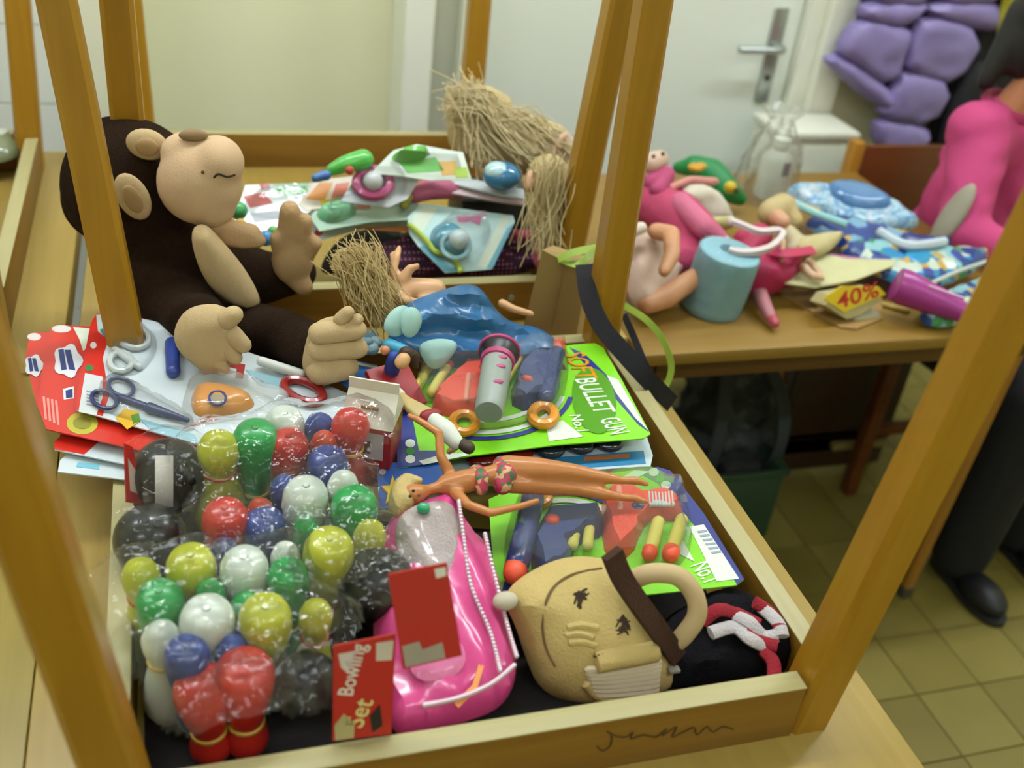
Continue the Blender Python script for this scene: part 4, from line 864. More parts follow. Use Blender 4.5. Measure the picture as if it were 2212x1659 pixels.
# toy microphone
a = A(1056, 892, .893); b = A(1077, 768, .905); d = b-a; ln = d.length; r = 34*mpp(a)
t = thing('toy_microphone', 'grey toy microphone with a pink and black head on the dart pack', 'toy', a-Vector((0, 0, r)))
part('body', G().lathe(a, d, [(0, r*.2), (.0005, r*.86), (.004, r*.95), (ln*.5, r), (ln*.84, r*1.02)], 28), mat('8b948c', .4, .1, 40), t)
part('ring', G().lathe(a+d*.84, d, [(0, r*1.0), (.001, r*1.14), (.008, r*1.2), (.010, r*1.1)], 28), mat('a83a68', .35), t)
part('head', G().lathe(a+d*.90, d, [(0, r*1.1), (.012, r*1.35), (.022, r*1.4), (.030, r*1.15), (.034, r*.5)], 28), mat('17161a', .35), t)
part('rim', G().lathe(a+d*.90+d.normalized()*.017, d, [(0, r*1.36), (.001, r*1.46), (.005, r*1.46), (.006, r*1.36)], 28), mat('a83a68', .3), t)
u = (CAM-a).normalized()
for k in (.35, .62, .78):
    s_ = d.normalized().cross(u).normalized(); q = a+d*k+(u-d.normalized()*u.dot(d.normalized())).normalized()*r*.92+s_*r*.25
    part('pink_star', G().ell(q, (.007, .004, .003)), mat('b0507c', .4), t)
# gable carton
C = A(803, 958, .858); Mx = Matrix.Translation(C) @ Matrix.Rotation(-.42, 4, 'Z'); w2, h2, hg = .029, .05, .026
t = thing('gable_carton', 'small white and red gable-top carton behind the tall red pin', 'carton', C)
part('body', G().box((-w2, -w2, -.04), (w2, w2, h2-.006), Mx, bev=.001), mat('9a1f24', .45), t)
part('roof', G().add([(-w2-.001, -w2-.001, h2-.007), (w2+.001, -w2-.001, h2-.007), (w2+.001, w2+.001, h2-.007), (-w2-.001, w2+.001, h2-.007), (-w2, 0, h2+hg), (w2, 0, h2+hg)], [(3, 2, 1, 0), (0, 1, 5, 4), (2, 3, 4, 5), (1, 2, 5), (3, 0, 4)], Mx), mat('d0ccba', .5), t, smooth=False)
part('fin', G().box((-w2, -.0012, h2+hg-.002), (w2, .0012, h2+hg+.012), Mx), mat('d0ccba', .5), t, smooth=False)
part('slot', G().box((-.010, -.018, h2+.010), (.010, -.015, h2+.013), Mx @ Matrix.Rotation(.0, 4, 'X')), mat('8a6a30', .6), t)
part('picture', G().box((-w2*.75, -w2-.0006, 0), (w2*.7, -w2, h2*.72), Mx), mat('b9aeb0', .5), t, smooth=False); part('print', G().box((-w2*.4, -w2-.0011, h2*.15), (w2*.2, -w2-.0005, h2*.5), Mx), mat('6a3a40', .5), t, smooth=False)
# red box and little princess figure
C = A(858, 842, .868); Mx = Matrix.Translation(C) @ Matrix.Rotation(.35, 4, 'Z') @ Matrix.Rotation(.5, 4, 'X')
t = thing('red_booklet', 'small red booklet propped behind the white carton', 'book', C); part('cover', G().box((-.03, -.03, -.003), (.028, .035, .006), Mx, bev=.0015), mat('9c1a1e', .45), t); part('pages', G().box((-.028, -.028, -.0015), (.0285, .0355, .004), Mx), mat('c8bfa8', .6), t)
t = thing('princess_figure', 'tiny princess figure with brown hair in a blue top', 'figure', A(870, 810, .87))
part('body', blob(chain([(846, 800, .885, 18), (852, 772, .91, 16)]), .003, 2), mat('1f3f8f', .5), t); part('face', blob(chain([(868, 782, .915, 17), (872, 776, .918, 16)]), .003, 2), mat('c99a68', .5), t)
part('hair', blob(chain([(878, 764, .92, 18), (895, 770, .915, 14), (898, 790, .905, 8)]), .003, 2), DKH, t); part('bow', G().ell(A(832, 757, .915), .006), mat('c77a50', .5), t)
M = plane((735, 830, .862), (812, 815, .862), (760, 775, .862))
t = pack('blue_card', 'dark blue card tucked under the monkey\'s right foot', 'card', M, [(728, 822), (760, 778), (815, 790), (820, 830), (770, 850)], mat('1f5186', .4), th=.002); pr('edge_line', t, M, [[(758, 781), (814, 793), (814, 798), (757, 786)]], mat('b9b084', .5))
M = plane((822, 1050, .846), (860, 1045, .846), (830, 1000, .846))
t = pack('star_card', 'small blue card with a yellow star beside the doll\'s hair', 'card', M, [(820, 1100), (815, 1010), (835, 1000), (960, 1005), (955, 1040), (900, 1100)], mat('1f4f9a', .4), th=.002)
pr('star', t, M, [[(848+(26 if k % 2 == 0 else 11)*math.cos(-PI/2+k*PI/5), 1066+(34 if k % 2 == 0 else 14)*math.sin(-PI/2+k*PI/5)) for k in range(10)]], mat('c9a820', .4), .001, .003); pr('badge', t, M, [[(826+8*math.cos(a), 1021+6*math.sin(a)) for a in [2*PI*k/12 for k in range(12)]]], mat('c0a090', .4))
# knitted flower
t = thing('knit_flower', 'small grey-blue knitted flower beside the monkey\'s foot', 'ornament', A(795, 745, .865)); FLW = mat('7f99a0', .9, .15, 60, .6)
for k in range(6): q = A(795+16*math.cos(k*PI/3), 740+16*math.sin(k*PI/3), .885); part('petal', G().ell(q, (.0095, .0095, .008)), FLW, t)
part('centre', G().ell(A(795, 740, .892), .007), mat('6d8890', .9), t)
def strands(P0, P1, n, spread, r, seed, sag=.02):
    g = G(); R_ = random.Random(seed)
    for _ in range(n):
        a = P0+Vector((R_.gauss(0, spread), R_.gauss(0, spread), R_.gauss(0, spread))); b = P1+Vector((R_.gauss(0, spread), R_.gauss(0, spread), R_.gauss(0, spread)))
        m1 = a.lerp(b, .33)+Vector((R_.gauss(0, spread*.5), R_.gauss(0, spread*.5), R_.gauss(sag, spread*.4))); m2 = a.lerp(b, .66)+Vector((R_.gauss(0, spread*.5), R_.gauss(0, spread*.5), R_.gauss(sag*.6, spread*.4)))
        g.tube(bezier([a, m1, m2, b], 4), r, 5)
    return g
# ================================================================== doll in the blue dress
t = thing('blue_dress_doll', 'blond doll lying face down in a shiny blue dress', 'doll', A(950, 720, .83))
M = plane((850, 780, .862), (1180, 770, .845), (1020, 650, .925)); DR = mat('1f5f92', .3, .3, 22, .3, coat=.2, bscale=60)
wr = lambda x, y, d: .010*nz3((x*20, y*28, 3))+.006*math.sin(y*150+4*nz3((x*12, y*12, 1)))
part('dress', pillow(M, PX(M, [(845, 700), (880, 652), (950, 628), (1005, 612), (1040, 620), (1072, 672), (1110, 700), (1160, 705), (1200, 732), (1210, 748), (1180, 770), (1100, 790), (1030, 808), (960, 800), (880, 775), (835, 745)]), .030, .012, .04, .008, fn=wr), DR, t)
MN = mat('9cc4bc', .55, .06, 40)
for poly, h in (([(825, 705), (845, 668), (880, 655), (890, 690), (870, 725), (840, 728)], .036), ([(870, 665), (900, 662), (915, 690), (900, 725), (875, 732), (862, 700)], .044), ([(900, 745), (940, 730), (985, 735), (988, 755), (960, 790), (935, 800), (915, 780)], .040)):
    part('petal', pillow(M @ Matrix.Translation((0, 0, h)), PX(M @ Matrix.Translation((0, 0, h)), poly), .006, .004, .012, .006), MN, t)
part('bodice', blob(chain([(840, 745, .90, 16), (880, 760, .90, 14)]), .004, 2), mat('3f9ab8', .4), t)
g = chain([(850, 640, .92, 22), (890, 625, .925, 26), (940, 625, .925, 24)]); chain([(858, 620, .93, 12), (850, 585, .95, 9), (858, 555, .965, 8), (862, 535, .97, 6)], g); chain([(850, 570, .955, 7), (845, 545, .965, 4)], g)
chain([(870, 605, .94, 14), (885, 580, .955, 10), (902, 575, .96, 7)], g); chain([(860, 645, .925, 12), (900, 655, .92, 11), (950, 640, .92, 10)], g)
part('body', blob(g, .003, 3), SKL, t)
part('leg', blob(chain([(1085, 655, .87, 10), (1110, 668, .865, 9), (1148, 678, .86, 7)]), .003, 2), SKL, t)
g = chain([(770, 580, .95, 40), (800, 600, .94, 38), (820, 640, .92, 24), (832, 680, .905, 16)]); chain([(745, 560, .95, 26), (780, 560, .955, 30)], g); chain([(780, 610, .93, 28), (800, 660, .915, 16), (815, 700, .90, 10)], g); chain([(730, 565, .945, 16), (722, 580, .94, 9)], g)
hh = part('hair', blob(g, .004, 3), mat('a8905a', .6, .3, 60, .8, bscale=110), t)
g = strands(A(770, 552, .975), A(835, 670, .915), 260, .013, .0006, 21, .012); g.merge(strands(A(745, 565, .965), A(790, 650, .925), 200, .012, .0006, 22, .012)); part('loose_strands', g, mat('b8a06a', .6, .2), hh, kind='stuff')
part('face', blob(chain([(775, 622, .925, 20), (790, 640, .92, 14)]), .004, 2), mat('8a5c34', .5), t)
# ================================================================== paper bag with ribbon and strap
t = thing('paper_gift_bag', 'brown paper gift bag with green ribbon and dark strap between the trays', 'bag', A(1195, 715, .76))
KR = mat('9a7f4e', .7, .06, 12, .15)
bt = [A(1135, 690, .80), A(1250, 715, .80), A(1265, 690, .80), A(1160, 668, .80)]; zz = Vector((0, 0, 0))
tp = [Y(1170, 545, .74), Y(1275, 585, .735), Y(1262, 560, .775), Y(1190, 540, .775)]
y0_, y1_ = .735, .80
q = [Y(1128, 700, y0_), Y(1245, 725, y0_), Y(1268, 690, y1_), Y(1150, 660, y1_), Y(1172, 540, y0_+.01), Y(1268, 590, y0_+.01), Y(1285, 560, y1_-.02), Y(1195, 530, y1_-.02)]
for k in range(4): q[k].z = max(.765, q[k].z-.03)
part('body', G().add(q, [(3, 2, 1, 0), (0, 1, 5, 4), (1, 2, 6, 5), (2, 3, 7, 6), (3, 0, 4, 7), (4, 5, 6, 7)]), KR, t, smooth=False)
part('side_fold', G().tube([(q[4]+q[5])/2+Vector((0, -.002, 0)), (q[0]+q[1])/2+Vector((0, -.003, .02))], .0015, 6), mat('84683c', .7), t)
GRN = mat('8fa838', .45, .08, 30, coat=.1)
for pth in ([(1205, 560, .74), (1240, 545, .73), (1290, 535, .73)], [(1215, 562, .74), (1250, 570, .72), (1288, 540, .72)]):
    part('ribbon', ribbon(bezier([Y(*p) for p in pth], 6), .012, .001, (0, -.6, .8)), GRN, t)
part('ribbon', ribbon(bezier([A(1348, 660, .86), A(1395, 690, .85), A(1432, 735, .83), A(1450, 790, .80), A(1440, 830, .775), A(1425, 838, .77)], 6), .010, .001, (-.7, -.5, .5)), GRN, t)
SB = mat('100e14', .9, .1, 60, .2)
part('strap', ribbon(bezier([A(1262, 572, .93), A(1272, 640, .91), A(1300, 705, .885), A(1350, 765, .862), A(1400, 820, .835), A(1452, 872, .78)], 6), .026, .002, (-.3, -.75, .6)), SB, t)
part('strap', ribbon(bezier([A(1348, 680, .86), A(1370, 730, .85), A(1395, 790, .835), A(1425, 850, .79)], 6), .010, .002, (-.5, -.7, .5)), SB, t)
# ================================================================== baby toys in the rear tray
rp = random.Random(11)
def film(t, M, poly, h=.02): return dome(M, poly, h, BLIS, t, 'blister', step=.014, D=.01)
# dotted cloth
t = thing('dotted_cloth', 'dark purple cloth with pale dots along the front of the rear tray', 'cloth', A(1080, 575, .78))
M = plane((870, 592, .79), (1170, 575, .79), (1020, 520, .83)); wr = lambda x, y, d: .010*nz3((x*18, y*18, 5))
part('cloth', pillow(M, PX(M, [(760, 560), (860, 500), (980, 490), (1120, 500), (1175, 520), (1172, 590), (1000, 600), (860, 602), (780, 600)]), .018, .01, .03, .010, fn=wr), patterned(['b0708a', '3d1630'], 130, .8, 0, 'dots'), t)
part('bow', blob(chain([(1110, 505, .85, 12), (1130, 510, .85, 14), (1150, 505, .85, 12)]), .004, 2), mat('8f2a48', .7), t)
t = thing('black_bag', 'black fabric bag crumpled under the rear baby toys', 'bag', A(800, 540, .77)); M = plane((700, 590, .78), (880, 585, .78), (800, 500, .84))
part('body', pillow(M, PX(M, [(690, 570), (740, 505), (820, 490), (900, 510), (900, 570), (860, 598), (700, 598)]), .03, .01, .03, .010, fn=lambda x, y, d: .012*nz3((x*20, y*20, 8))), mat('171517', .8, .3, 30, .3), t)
WC = mat('c5cec8', .3, .05, coat=.3); LB = mat('8fc0c4', .3, .06, coat=.3)
def tcard(name, label, pts3, outline, m, th=.0016): M = plane(*pts3); return pack(name, label, 'toy pack', M, outline, m, 'baby toy packs in the rear tray', th), M
# pile from the bottom up
t, M = tcard('baby_toy_pack', 'white card with an orange rim sagging at the front of the rear pile', ((620, 515, .85), (960, 500, .85), (700, 440, .89)), [(600, 500), (680, 450), (900, 440), (960, 480), (945, 505), (870, 500), (800, 490), (690, 520)], WC)
pr('orange_edge', t, M, [[(760, 492), (900, 488), (950, 500), (945, 506), (870, 501), (800, 497)]], mat('c87a3a', .4)); pr('dot', t, M, [[(688+9*math.cos(a), 503+7*math.sin(a)) for a in [2*PI*k/12 for k in range(12)]]], mat('b8342c', .4))
t, M = tcard('baby_toy_pack', 'pale card with red and green print at the left of the rear pile', ((520, 470, .87), (700, 460, .87), (560, 405, .90)), [(505, 480), (530, 400), (700, 395), (760, 440), (720, 480), (560, 500)], WC)
pr('print', t, M, [[(525, 425), (570, 415), (590, 440), (540, 450)]], mat('b8483c', .4)); pr('print', t, M, [[(560, 400), (580, 396), (585, 408), (566, 412)]], mat('b83a44', .4), .0014); pr('print', t, M, [[(590, 410), (660, 402), (668, 418), (600, 424)]], mat('5fae4a', .4)); pr('print', t, M, [[(540, 462), (600, 455), (610, 472), (550, 482)]], mat('b0b4bc', .4))
for (x, y, c, r_) in ((515, 455, '3f9a5c', 20), (520, 485, 'c8922e', 13), (575, 515, '3f86c0', 17), (590, 500, '4f9a3c', 12)):
    q = A(x, y, .895); part('rattle_bead', G().ell(q, r_*mpp(q)), mat(c, .3, coat=.3), t)
film(t, M, [(520, 470), (540, 410), (690, 405), (730, 440), (680, 475)], .03)
t, M = tcard('baby_toy_pack', 'green and pale card lying flat in the middle of the rear pile', ((680, 485, .885), (900, 460, .885), (740, 430, .90)), [(670, 470), (700, 425), (840, 425), (905, 440), (890, 475), (800, 480), (690, 500)], mat('9fb8a4', .3, coat=.3))
pr('print', t, M, [[(690, 450), (760, 440), (770, 465), (700, 475)]], mat('5fae5a', .4)); pr('print', t, M, [[(730, 445), (800, 440), (800, 452), (735, 456)]], mat('c87a4a', .4), .0014); dome(M, [(680, 455), (740, 440), (780, 460), (730, 485), (690, 480)], .02, mat('6fae84', .2, coat=.5), t, 'rattle'); film(t, M, [(680, 470), (720, 435), (880, 440), (870, 470), (700, 490)], .03)
t, M = tcard('baby_toy_pack', 'orange and white printed box at the left middle of the rear pile', ((650, 450, .90), (760, 435, .90), (680, 385, .93)), [(645, 440), (680, 390), (770, 380), (790, 420), (740, 445), (660, 455)], mat('c9bfae', .35)); pr('print', t, M, [[(660, 430), (690, 395), (720, 395), (700, 435)]], mat('cf8a4a', .4)); pr('print', t, M, [[(725, 398), (755, 394), (745, 425), (715, 430)]], mat('c46a50', .4)); pr('print', t, M, [[(690, 435), (735, 428), (730, 440), (695, 446)]], mat('c9b52e', .4), .0014)
t, M = tcard('baby_toy_pack', 'white card with a pink ring rattle and white ball', ((700, 440, .91), (850, 440, .91), (770, 365, .95)), [(735, 435), (770, 380), (860, 360), (905, 390), (880, 430), (840, 448)], mat('c6ccd0', .3, coat=.3))
part('ring', ring(M, (805, 400), 36, 28, .008, .010), mat('b84a7c', .25, coat=.4), t); q = on(M, 803, 402); part('ball', G().ell(M @ Vector((q.x, q.y, .018)), .016), mat('ccd0d0', .25, coat=.4), t); film(t, M, [(745, 425), (780, 375), (860, 370), (885, 400), (860, 435)], .045)
t, M = tcard('baby_toy_pack', 'large white and green card on top of the rear pile', ((820, 385, .95), (1010, 385, .95), (900, 320, .985)), [(800, 375), (850, 325), (900, 312), (1000, 330), (1018, 388), (930, 390), (860, 380)], mat('c6d0c4', .3, coat=.3))
pr('print', t, M, [[(860, 350), (940, 340), (960, 370), (880, 375)]], mat('5fae46', .4)); pr('print', t, M, [[(945, 350), (985, 348), (990, 378), (955, 380)]], mat('cfa04a', .4)); pr('print', t, M, [[(980, 365), (1008, 362), (1012, 384), (985, 385)]], mat('9ab83a', .4), .0014); pr('print', t, M, [[(880, 330), (920, 322), (930, 336), (885, 342)]], mat('3f7a8c', .4))
dome(M, [(840, 340), (880, 318), (930, 322), (920, 345), (860, 355)], .02, mat('63b04a', .3, coat=.3), t, 'rattle'); film(t, M, [(830, 370), (860, 325), (990, 335), (1000, 380)], .03)
t = thing('rattle_toy', 'green and blue rattle lying behind the rear pile', 'rattle', A(740, 380, .93)); part('grip', blob(chain([(715, 368, .955, 14), (745, 355, .965, 20), (785, 345, .97, 24)]), .005, 3), mat('4fae46', .3, coat=.3), t); part('end', blob(chain([(680, 385, .945, 10), (705, 378, .95, 13)]), .004, 2), mat('3a66a0', .3, coat=.3), t); part('bead', G().ell(A(755, 368, .975), .007), mat('b03a30', .3), t)
for i, (lab, c, z) in enumerate((('pink plush toy card under the flat white cards', 'b85a7c', .90), ('thin white card, upper of two at the right of the rear pile', 'c2c8c8', .915), ('thin pale pink card, lower of two at the right of the rear pile', 'c8b4b4', .903))):
    if i == 0:
        t = thing('pink_plush', lab.replace(' card', ''), 'plush toy', A(930, 420, .88)); part('body', blob(chain([(895, 420, .905, 20), (930, 408, .91, 24), (980, 410, .905, 20), (1010, 415, .90, 14)]), .005, 3), mat('b8607e', .7, .1, 40, .3), t); part('ear', blob(chain([(885, 425, .905, 10), (872, 440, .90, 12)]), .004, 2), mat('a8a03a', .6), t)
    else:
        dy = (0, 0, 22)[i]; t, M = tcard('baby_toy_pack', lab, ((960, 400+dy, z), (1130, 432+dy*.2, z), (1000, 380+dy, z+.01)), [(950, 392+dy), (1000, 385+dy*.8), (1135, 412+dy*.6), (1130, 430+dy*.6), (1060, 418+dy*.7)], mat(c, .35), .004)
t = thing('dark_box', 'dark box at the right of the rear tray', 'box', A(1070, 470, .80)); C = A(1070, 455, .86); part('body', G().box((C.x-.06, C.y-.0, .77), (C.x+.07, C.y+.10, C.z+.012), bev=.003), mat('171b1c', .45), t); part('lid', G().box((C.x-.062, C.y-.002, C.z+.012), (C.x+.072, C.y+.102, C.z+.02), bev=.002), mat('1f2a2a', .45), t)  # box and lid in near-black colours
t = thing('blue_globe_toy', 'shiny blue and white round toy beside the blond doll', 'toy', A(1085, 395, .92)); C = A(1085, 380, .95); r = 38*mpp(C); part('shell', G().ell(C, (r*1.15, r, r*.8)), mat('2f6f96', .12, .1, coat=.6), t); part('cap', G().ell(C+Vector((-r*.35, -.1*r, r*.32)), (r*.75, r*.7, r*.55)), mat('a8c6cc', .15, coat=.5), t)
# pacifier pack, propped up
M = frm(A(950, 590, .825), A(1062, 582, .825), Y(905, 440, .99))
t = pack('pacifier_pack', 'light blue pacifier pack propped up at the front of the rear tray', 'toy pack', M, [(880, 470), (912, 440), (1108, 466), (1112, 480), (1062, 582), (962, 590), (905, 535), (884, 505)], mat('a9c6c4', .3, coat=.3), 'baby toy packs in the rear tray')
pr('pale_band', t, M, [[(890, 470), (915, 446), (945, 450), (900, 520)], [(1030, 575), (1085, 466), (1100, 470), (1055, 580)]], mat('c2ccb8', .4)); pr('blue_band', t, M, [[(960, 588), (905, 535), (915, 530), (975, 578), (1000, 580), (1000, 586)], [(1050, 580), (1095, 495), (1110, 482), (1064, 580)]], mat('5f9aa8', .4), .0014)
part('blue_shield', pillow(M @ Matrix.Translation((0, 0, .002)), PX(M, [(925, 520), (935, 490), (970, 480), (1000, 495), (1010, 540), (985, 560), (945, 550)]), .018, 0, .03, .007), mat('3f8ca6', .2, coat=.4), t)
q = on(M, 983, 532); k_ = part('knob', G().ell(M @ Vector((q.x, q.y, .024)), (.017, .017, .017)), mat('bccdd0', .2, coat=.5), t); part('knob_rim', ring(M @ Matrix.Translation((0, 0, .016)), (983, 532), 30, 28, .004), mat('8fb4bc', .25), k_)
pr('bow_print', t, M, [[(985, 465), (1005, 470), (1012, 468), (1040, 466), (1036, 488), (1014, 478), (1008, 482), (990, 482)]], mat('c0608c', .4), .0014); film(t, M, [(920, 530), (950, 470), (1060, 475), (1060, 520), (1000, 570), (940, 560)], .05)
c = [on(M, x, y) for x, y in ((880, 488), (905, 510), (922, 528), (938, 548), (965, 555), (985, 572), (992, 592))]; part('cord', G().tube(bezier([M @ Vector((p.x, p.y, .008)) for p in c], 5), .0045, 8), mat('a3b83e', .5), t)
# blond long-haired dolls in the rear tray
HB = mat('b09c6c', .7, .2, 50, .5, bscale=100)
t = thing('blond_doll', 'big doll with fluffy blond hair lying at the back right of the rear tray', 'doll', A(1080, 330, .90))
def ych(pts, g=None):
    g = g or G(); Q = [(Y(x, y, d), r*mpp(Y(x, y, d))) for x, y, d, r in pts]
    for (a, ra), (b, rb) in zip(Q, Q[1:]): g.cap(a, b, ra, rb)
    return g
g = ych([(1000, 225, 1.15, 42), (1030, 290, 1.13, 65), (1100, 320, 1.10, 60), (1170, 330, 1.08, 48)]); ych([(985, 210, 1.15, 25), (1050, 205, 1.15, 22), (1090, 225, 1.14, 20)], g); ych([(1120, 280, 1.11, 40), (1200, 300, 1.08, 32), (1230, 320, 1.07, 20)], g)
hh = part('hair', blob(g, .006, 3), HB, t)
g = strands(Y(985, 215, 1.12), Y(1150, 330, 1.02), 110, .017, .0009, 2, .02); g.merge(strands(Y(1010, 200, 1.12), Y(1040, 350, 1.05), 90, .018, .0009, 4, .01)); g.merge(strands(Y(1080, 260, 1.08), Y(1225, 340, 1.02), 90, .015, .0009, 6, .015))
part('loose_strands', g, mat('c0ae82', .6, .2), hh, kind='stuff')
part('face', blob(ych([(1095, 262, 1.09, 30), (1112, 272, 1.085, 26)]), .005, 3), mat('c08e74', .5), t); part('lips', G().ell(Y(1120, 268, 1.055), .005), mat('b0606a', .4), t); part('dress', blob(ych([(1170, 360, 1.06, 38), (1195, 330, 1.05, 40), (1215, 315, 1.05, 30)]), .006, 3), mat('b9a0a4', .6), t)
part('arm', blob(ych([(1185, 335, 1.03, 13), (1215, 300, 1.02, 10), (1222, 292, 1.02, 8)]), .004, 2), mat('c9a48c', .5), t)
t = thing('blond_doll', 'doll with long blond hair leaning against the right leg of the rear tray', 'doll', A(1185, 520, .83))
g = ych([(1185, 380, .93, 48), (1185, 430, .92, 50), (1180, 480, .91, 40), (1180, 520, .90, 22)]); hh = part('hair', blob(g, .006, 3), HB, t)
g = strands(Y(1185, 370, .89), Y(1175, 525, .86), 120, .016, .0009, 8, .0); part('loose_strands', g, mat('bba97c', .6, .2), hh, kind='stuff')
part('face', blob(ych([(1150, 385, .90, 18), (1145, 400, .895, 16)]), .004, 2), mat('c79a78', .5), t); part('body', blob(ych([(1190, 500, .93, 34), (1180, 560, .92, 30)]), .005, 2), mat('a8545c', .6), t)
# left tray
t = thing('green_packet', 'crinkled grey-green plastic packet in the far left tray', 'packet', A(10, 330, .76)); M = plane((-60, 350, .79), (40, 345, .79), (0, 300, .80))
part('film', pillow(M, PX(M, [(-140, 300), (-60, 292), (38, 296), (48, 320), (30, 348), (-80, 360), (-150, 340)]), .03, .012, .04, .012, fn=lambda x, y, d: .012*nz3((x*25, y*25, 8))), mat('6f7656', .2, .3, 25, coat=.5), t); part('label', pillow(M @ Matrix.Translation((0, 0, .03)), PX(M, [(-20, 312), (20, 305), (24, 318), (-12, 328)]), .004, 0, .02, .01), mat('b0b4a0', .4), t)
# ================================================================== dolls and packets on the right table
def zc(pts, g=None): return chain(pts, g)
Z0 = ZT
PINK = mat('b03a5e', .75, .15, 30, .3); PINK2 = mat('c0607e', .7, .12, 30, .3); LACE = mat('cbbdb0', .75, .08, 40, .3); SKD = mat('c08a64', .5, .06, 20)
t = thing('baby_doll', 'baby doll in a padded pink suit with white cuffs on the right table', 'doll', A(1470, 560, Z0))
g = zc([(1400, 440, .83, 45), (1440, 460, .83, 55), (1490, 510, .80, 55), (1520, 545, .78, 45)]); zc([(1450, 420, .84, 30), (1500, 470, .83, 32), (1545, 520, .80, 30)], g); zc([(1440, 560, .78, 50), (1490, 560, .77, 55)], g)
part('suit', blob(g, .006, 4), PINK, t); part('sleeve', blob(zc([(1470, 440, .86, 26), (1520, 490, .84, 27), (1548, 515, .82, 24)]), .005, 3), PINK2, t)
part('cuff', blob(zc([(1545, 520, .815, 26), (1560, 530, .81, 24)]), .005, 2), mat('c9b0b4', .75, .06), t); part('hand', blob(zc([(1530, 572, .79, 18), (1550, 575, .785, 13)]), .004, 2), SKD, t)
part('hood', blob(zc([(1408, 395, .87, 22), (1440, 378, .88, 20), (1420, 410, .87, 20)]), .005, 3), mat('a83e68', .75, .1), t); part('face', blob(zc([(1405, 352, .90, 24), (1425, 345, .90, 22)]), .005, 3), mat('c6a894', .5), t)
for (x, y) in ((1412, 338), (1432, 332)): part('eye', G().ell(A(x, y, .93), .004), mat('4a3830', .4), t)
t = thing('white_fleece', 'white fleece doll blanket with a yellow satin corner', 'blanket', A(1520, 450, Z0)); M = plane((1440, 480, .80), (1580, 470, .80), (1500, 400, .86))
part('body', pillow(M, PX(M, [(1450, 410), (1480, 392), (1530, 395), (1560, 430), (1580, 465), (1575, 490), (1530, 490), (1490, 465), (1455, 440)]), .03, .015, .03, .008, fn=lambda x, y, d: .010*nz3((x*30, y*30, 1))), mat('c4bcaa', .9, .06, 40, .5), t)
part('satin_corner', pillow(M @ Matrix.Translation((0, 0, .02)), PX(M, [(1510, 470), (1560, 455), (1582, 480), (1560, 500), (1520, 495)]), .012, .004, .02, .007), mat('b5b070', .35, .1), t); part('pink_hem', blob(zc([(1450, 405, .87, 9), (1490, 388, .875, 9), (1545, 392, .87, 9)]), .004, 2), mat('c08078', .7), t)
t = thing('doll_in_cream_dress', 'doll in a pale cream-pink dress at the left end of the right table', 'doll', A(1400, 640, Z0)); CD = mat('c0a594', .75, .08, 30, .25)
M = plane((1350, 660, .765), (1470, 600, .765), (1380, 500, .85))
part('dress', pillow(M, PX(M, [(1350, 560), (1372, 505), (1410, 500), (1430, 550), (1468, 580), (1455, 605), (1430, 640), (1400, 670), (1378, 672), (1355, 640)]), .035, .02, .035, .008, fn=lambda x, y, d: .010*nz3((x*24, y*24, 6))), CD, t)
g = zc([(1418, 500, .87, 20), (1450, 505, .875, 20), (1452, 550, .86, 18), (1435, 585, .845, 15)]); part('arm', blob(g, .005, 3), SKD, t)
g = zc([(1400, 655, .765, 24), (1440, 640, .77, 27), (1500, 600, .79, 22), (1535, 572, .80, 18), (1548, 560, .80, 14)]); part('leg', blob(g, .005, 3), SKD, t)
part('collar', blob(zc([(1365, 500, .875, 14), (1385, 492, .88, 14)]), .004, 2), LACE, t); part('head', blob(zc([(1340, 470, .89, 34), (1330, 450, .90, 34)]), .006, 3), mat('c09a7c', .5), t)
# wrapped blue roll
C = A(1555, 692, Z0); r = 68*mpp(C); hgt = .118
t = thing('blue_roll', 'pale blue paper roll in clear wrap at the front of the right table', 'roll', C)
C = C+Vector((0, r*.8, .001)); pf = [(0, r*.2), (.001, r*.94), (.006, r)]+[(.006+(hgt-.012)*k/12, r*(1+.012*math.sin(k*2.3))) for k in range(1, 12)]+[(hgt-.004, r*.97), (hgt, r*.88), (hgt+.001, r*.35), (hgt-.012, r*.33)]
part('paper', G().lathe(C, (.10, -.05, 1), pf, 36), mat('86b6c4', .5, .10, 22, .2), t)
part('wrap', G().lathe(C, (.10, -.05, 1), [(-.0, r*1.015), (.01, r*1.02), (.05, r*1.03), (.09, r*1.02), (hgt-.002, r*1.0), (hgt+.004, r*.5)], 28), clear('dfe8e8', .10, .08, .8, 30, 'w'), t)
# magenta flower doll
t = thing('magenta_doll', 'doll in a bunched magenta skirt beside the blue roll', 'doll', A(1660, 620, Z0)); MG = mat('a01448', .55, .2, 25, .3)
M = plane((1600, 640, .76), (1720, 600, .76), (1660, 540, .80))
part('skirt', pillow(M, PX(M, [(1585, 570), (1620, 535), (1680, 540), (1715, 570), (1718, 605), (1690, 628), (1650, 640), (1610, 625)]), .045, .02, .03, .007, fn=lambda x, y, d: .016*nz3((x*34, y*34, 3))), MG, t)
part('sash', ribbon(bezier([A(x, y, z) for x, y, z in ((1660, 545, .825), (1700, 548, .83), (1758, 540, .825))], 6), .018, .004, (0, -.4, .9)), mat('b02a50', .6), t)
part('leg', blob(zc([(1640, 630, .76, 17), (1652, 660, .752, 16), (1665, 685, .745, 13)]), .004, 2), mat('b07078', .5), t); part('shoe', blob(zc([(1664, 684, .744, 14), (1674, 698, .742, 12)]), .004, 2), mat('b04a58', .4), t)
part('bodice', blob(zc([(1610, 520, .80, 28), (1640, 510, .81, 30), (1600, 560, .79, 22)]), .005, 2), mat('a8284e', .6), t)
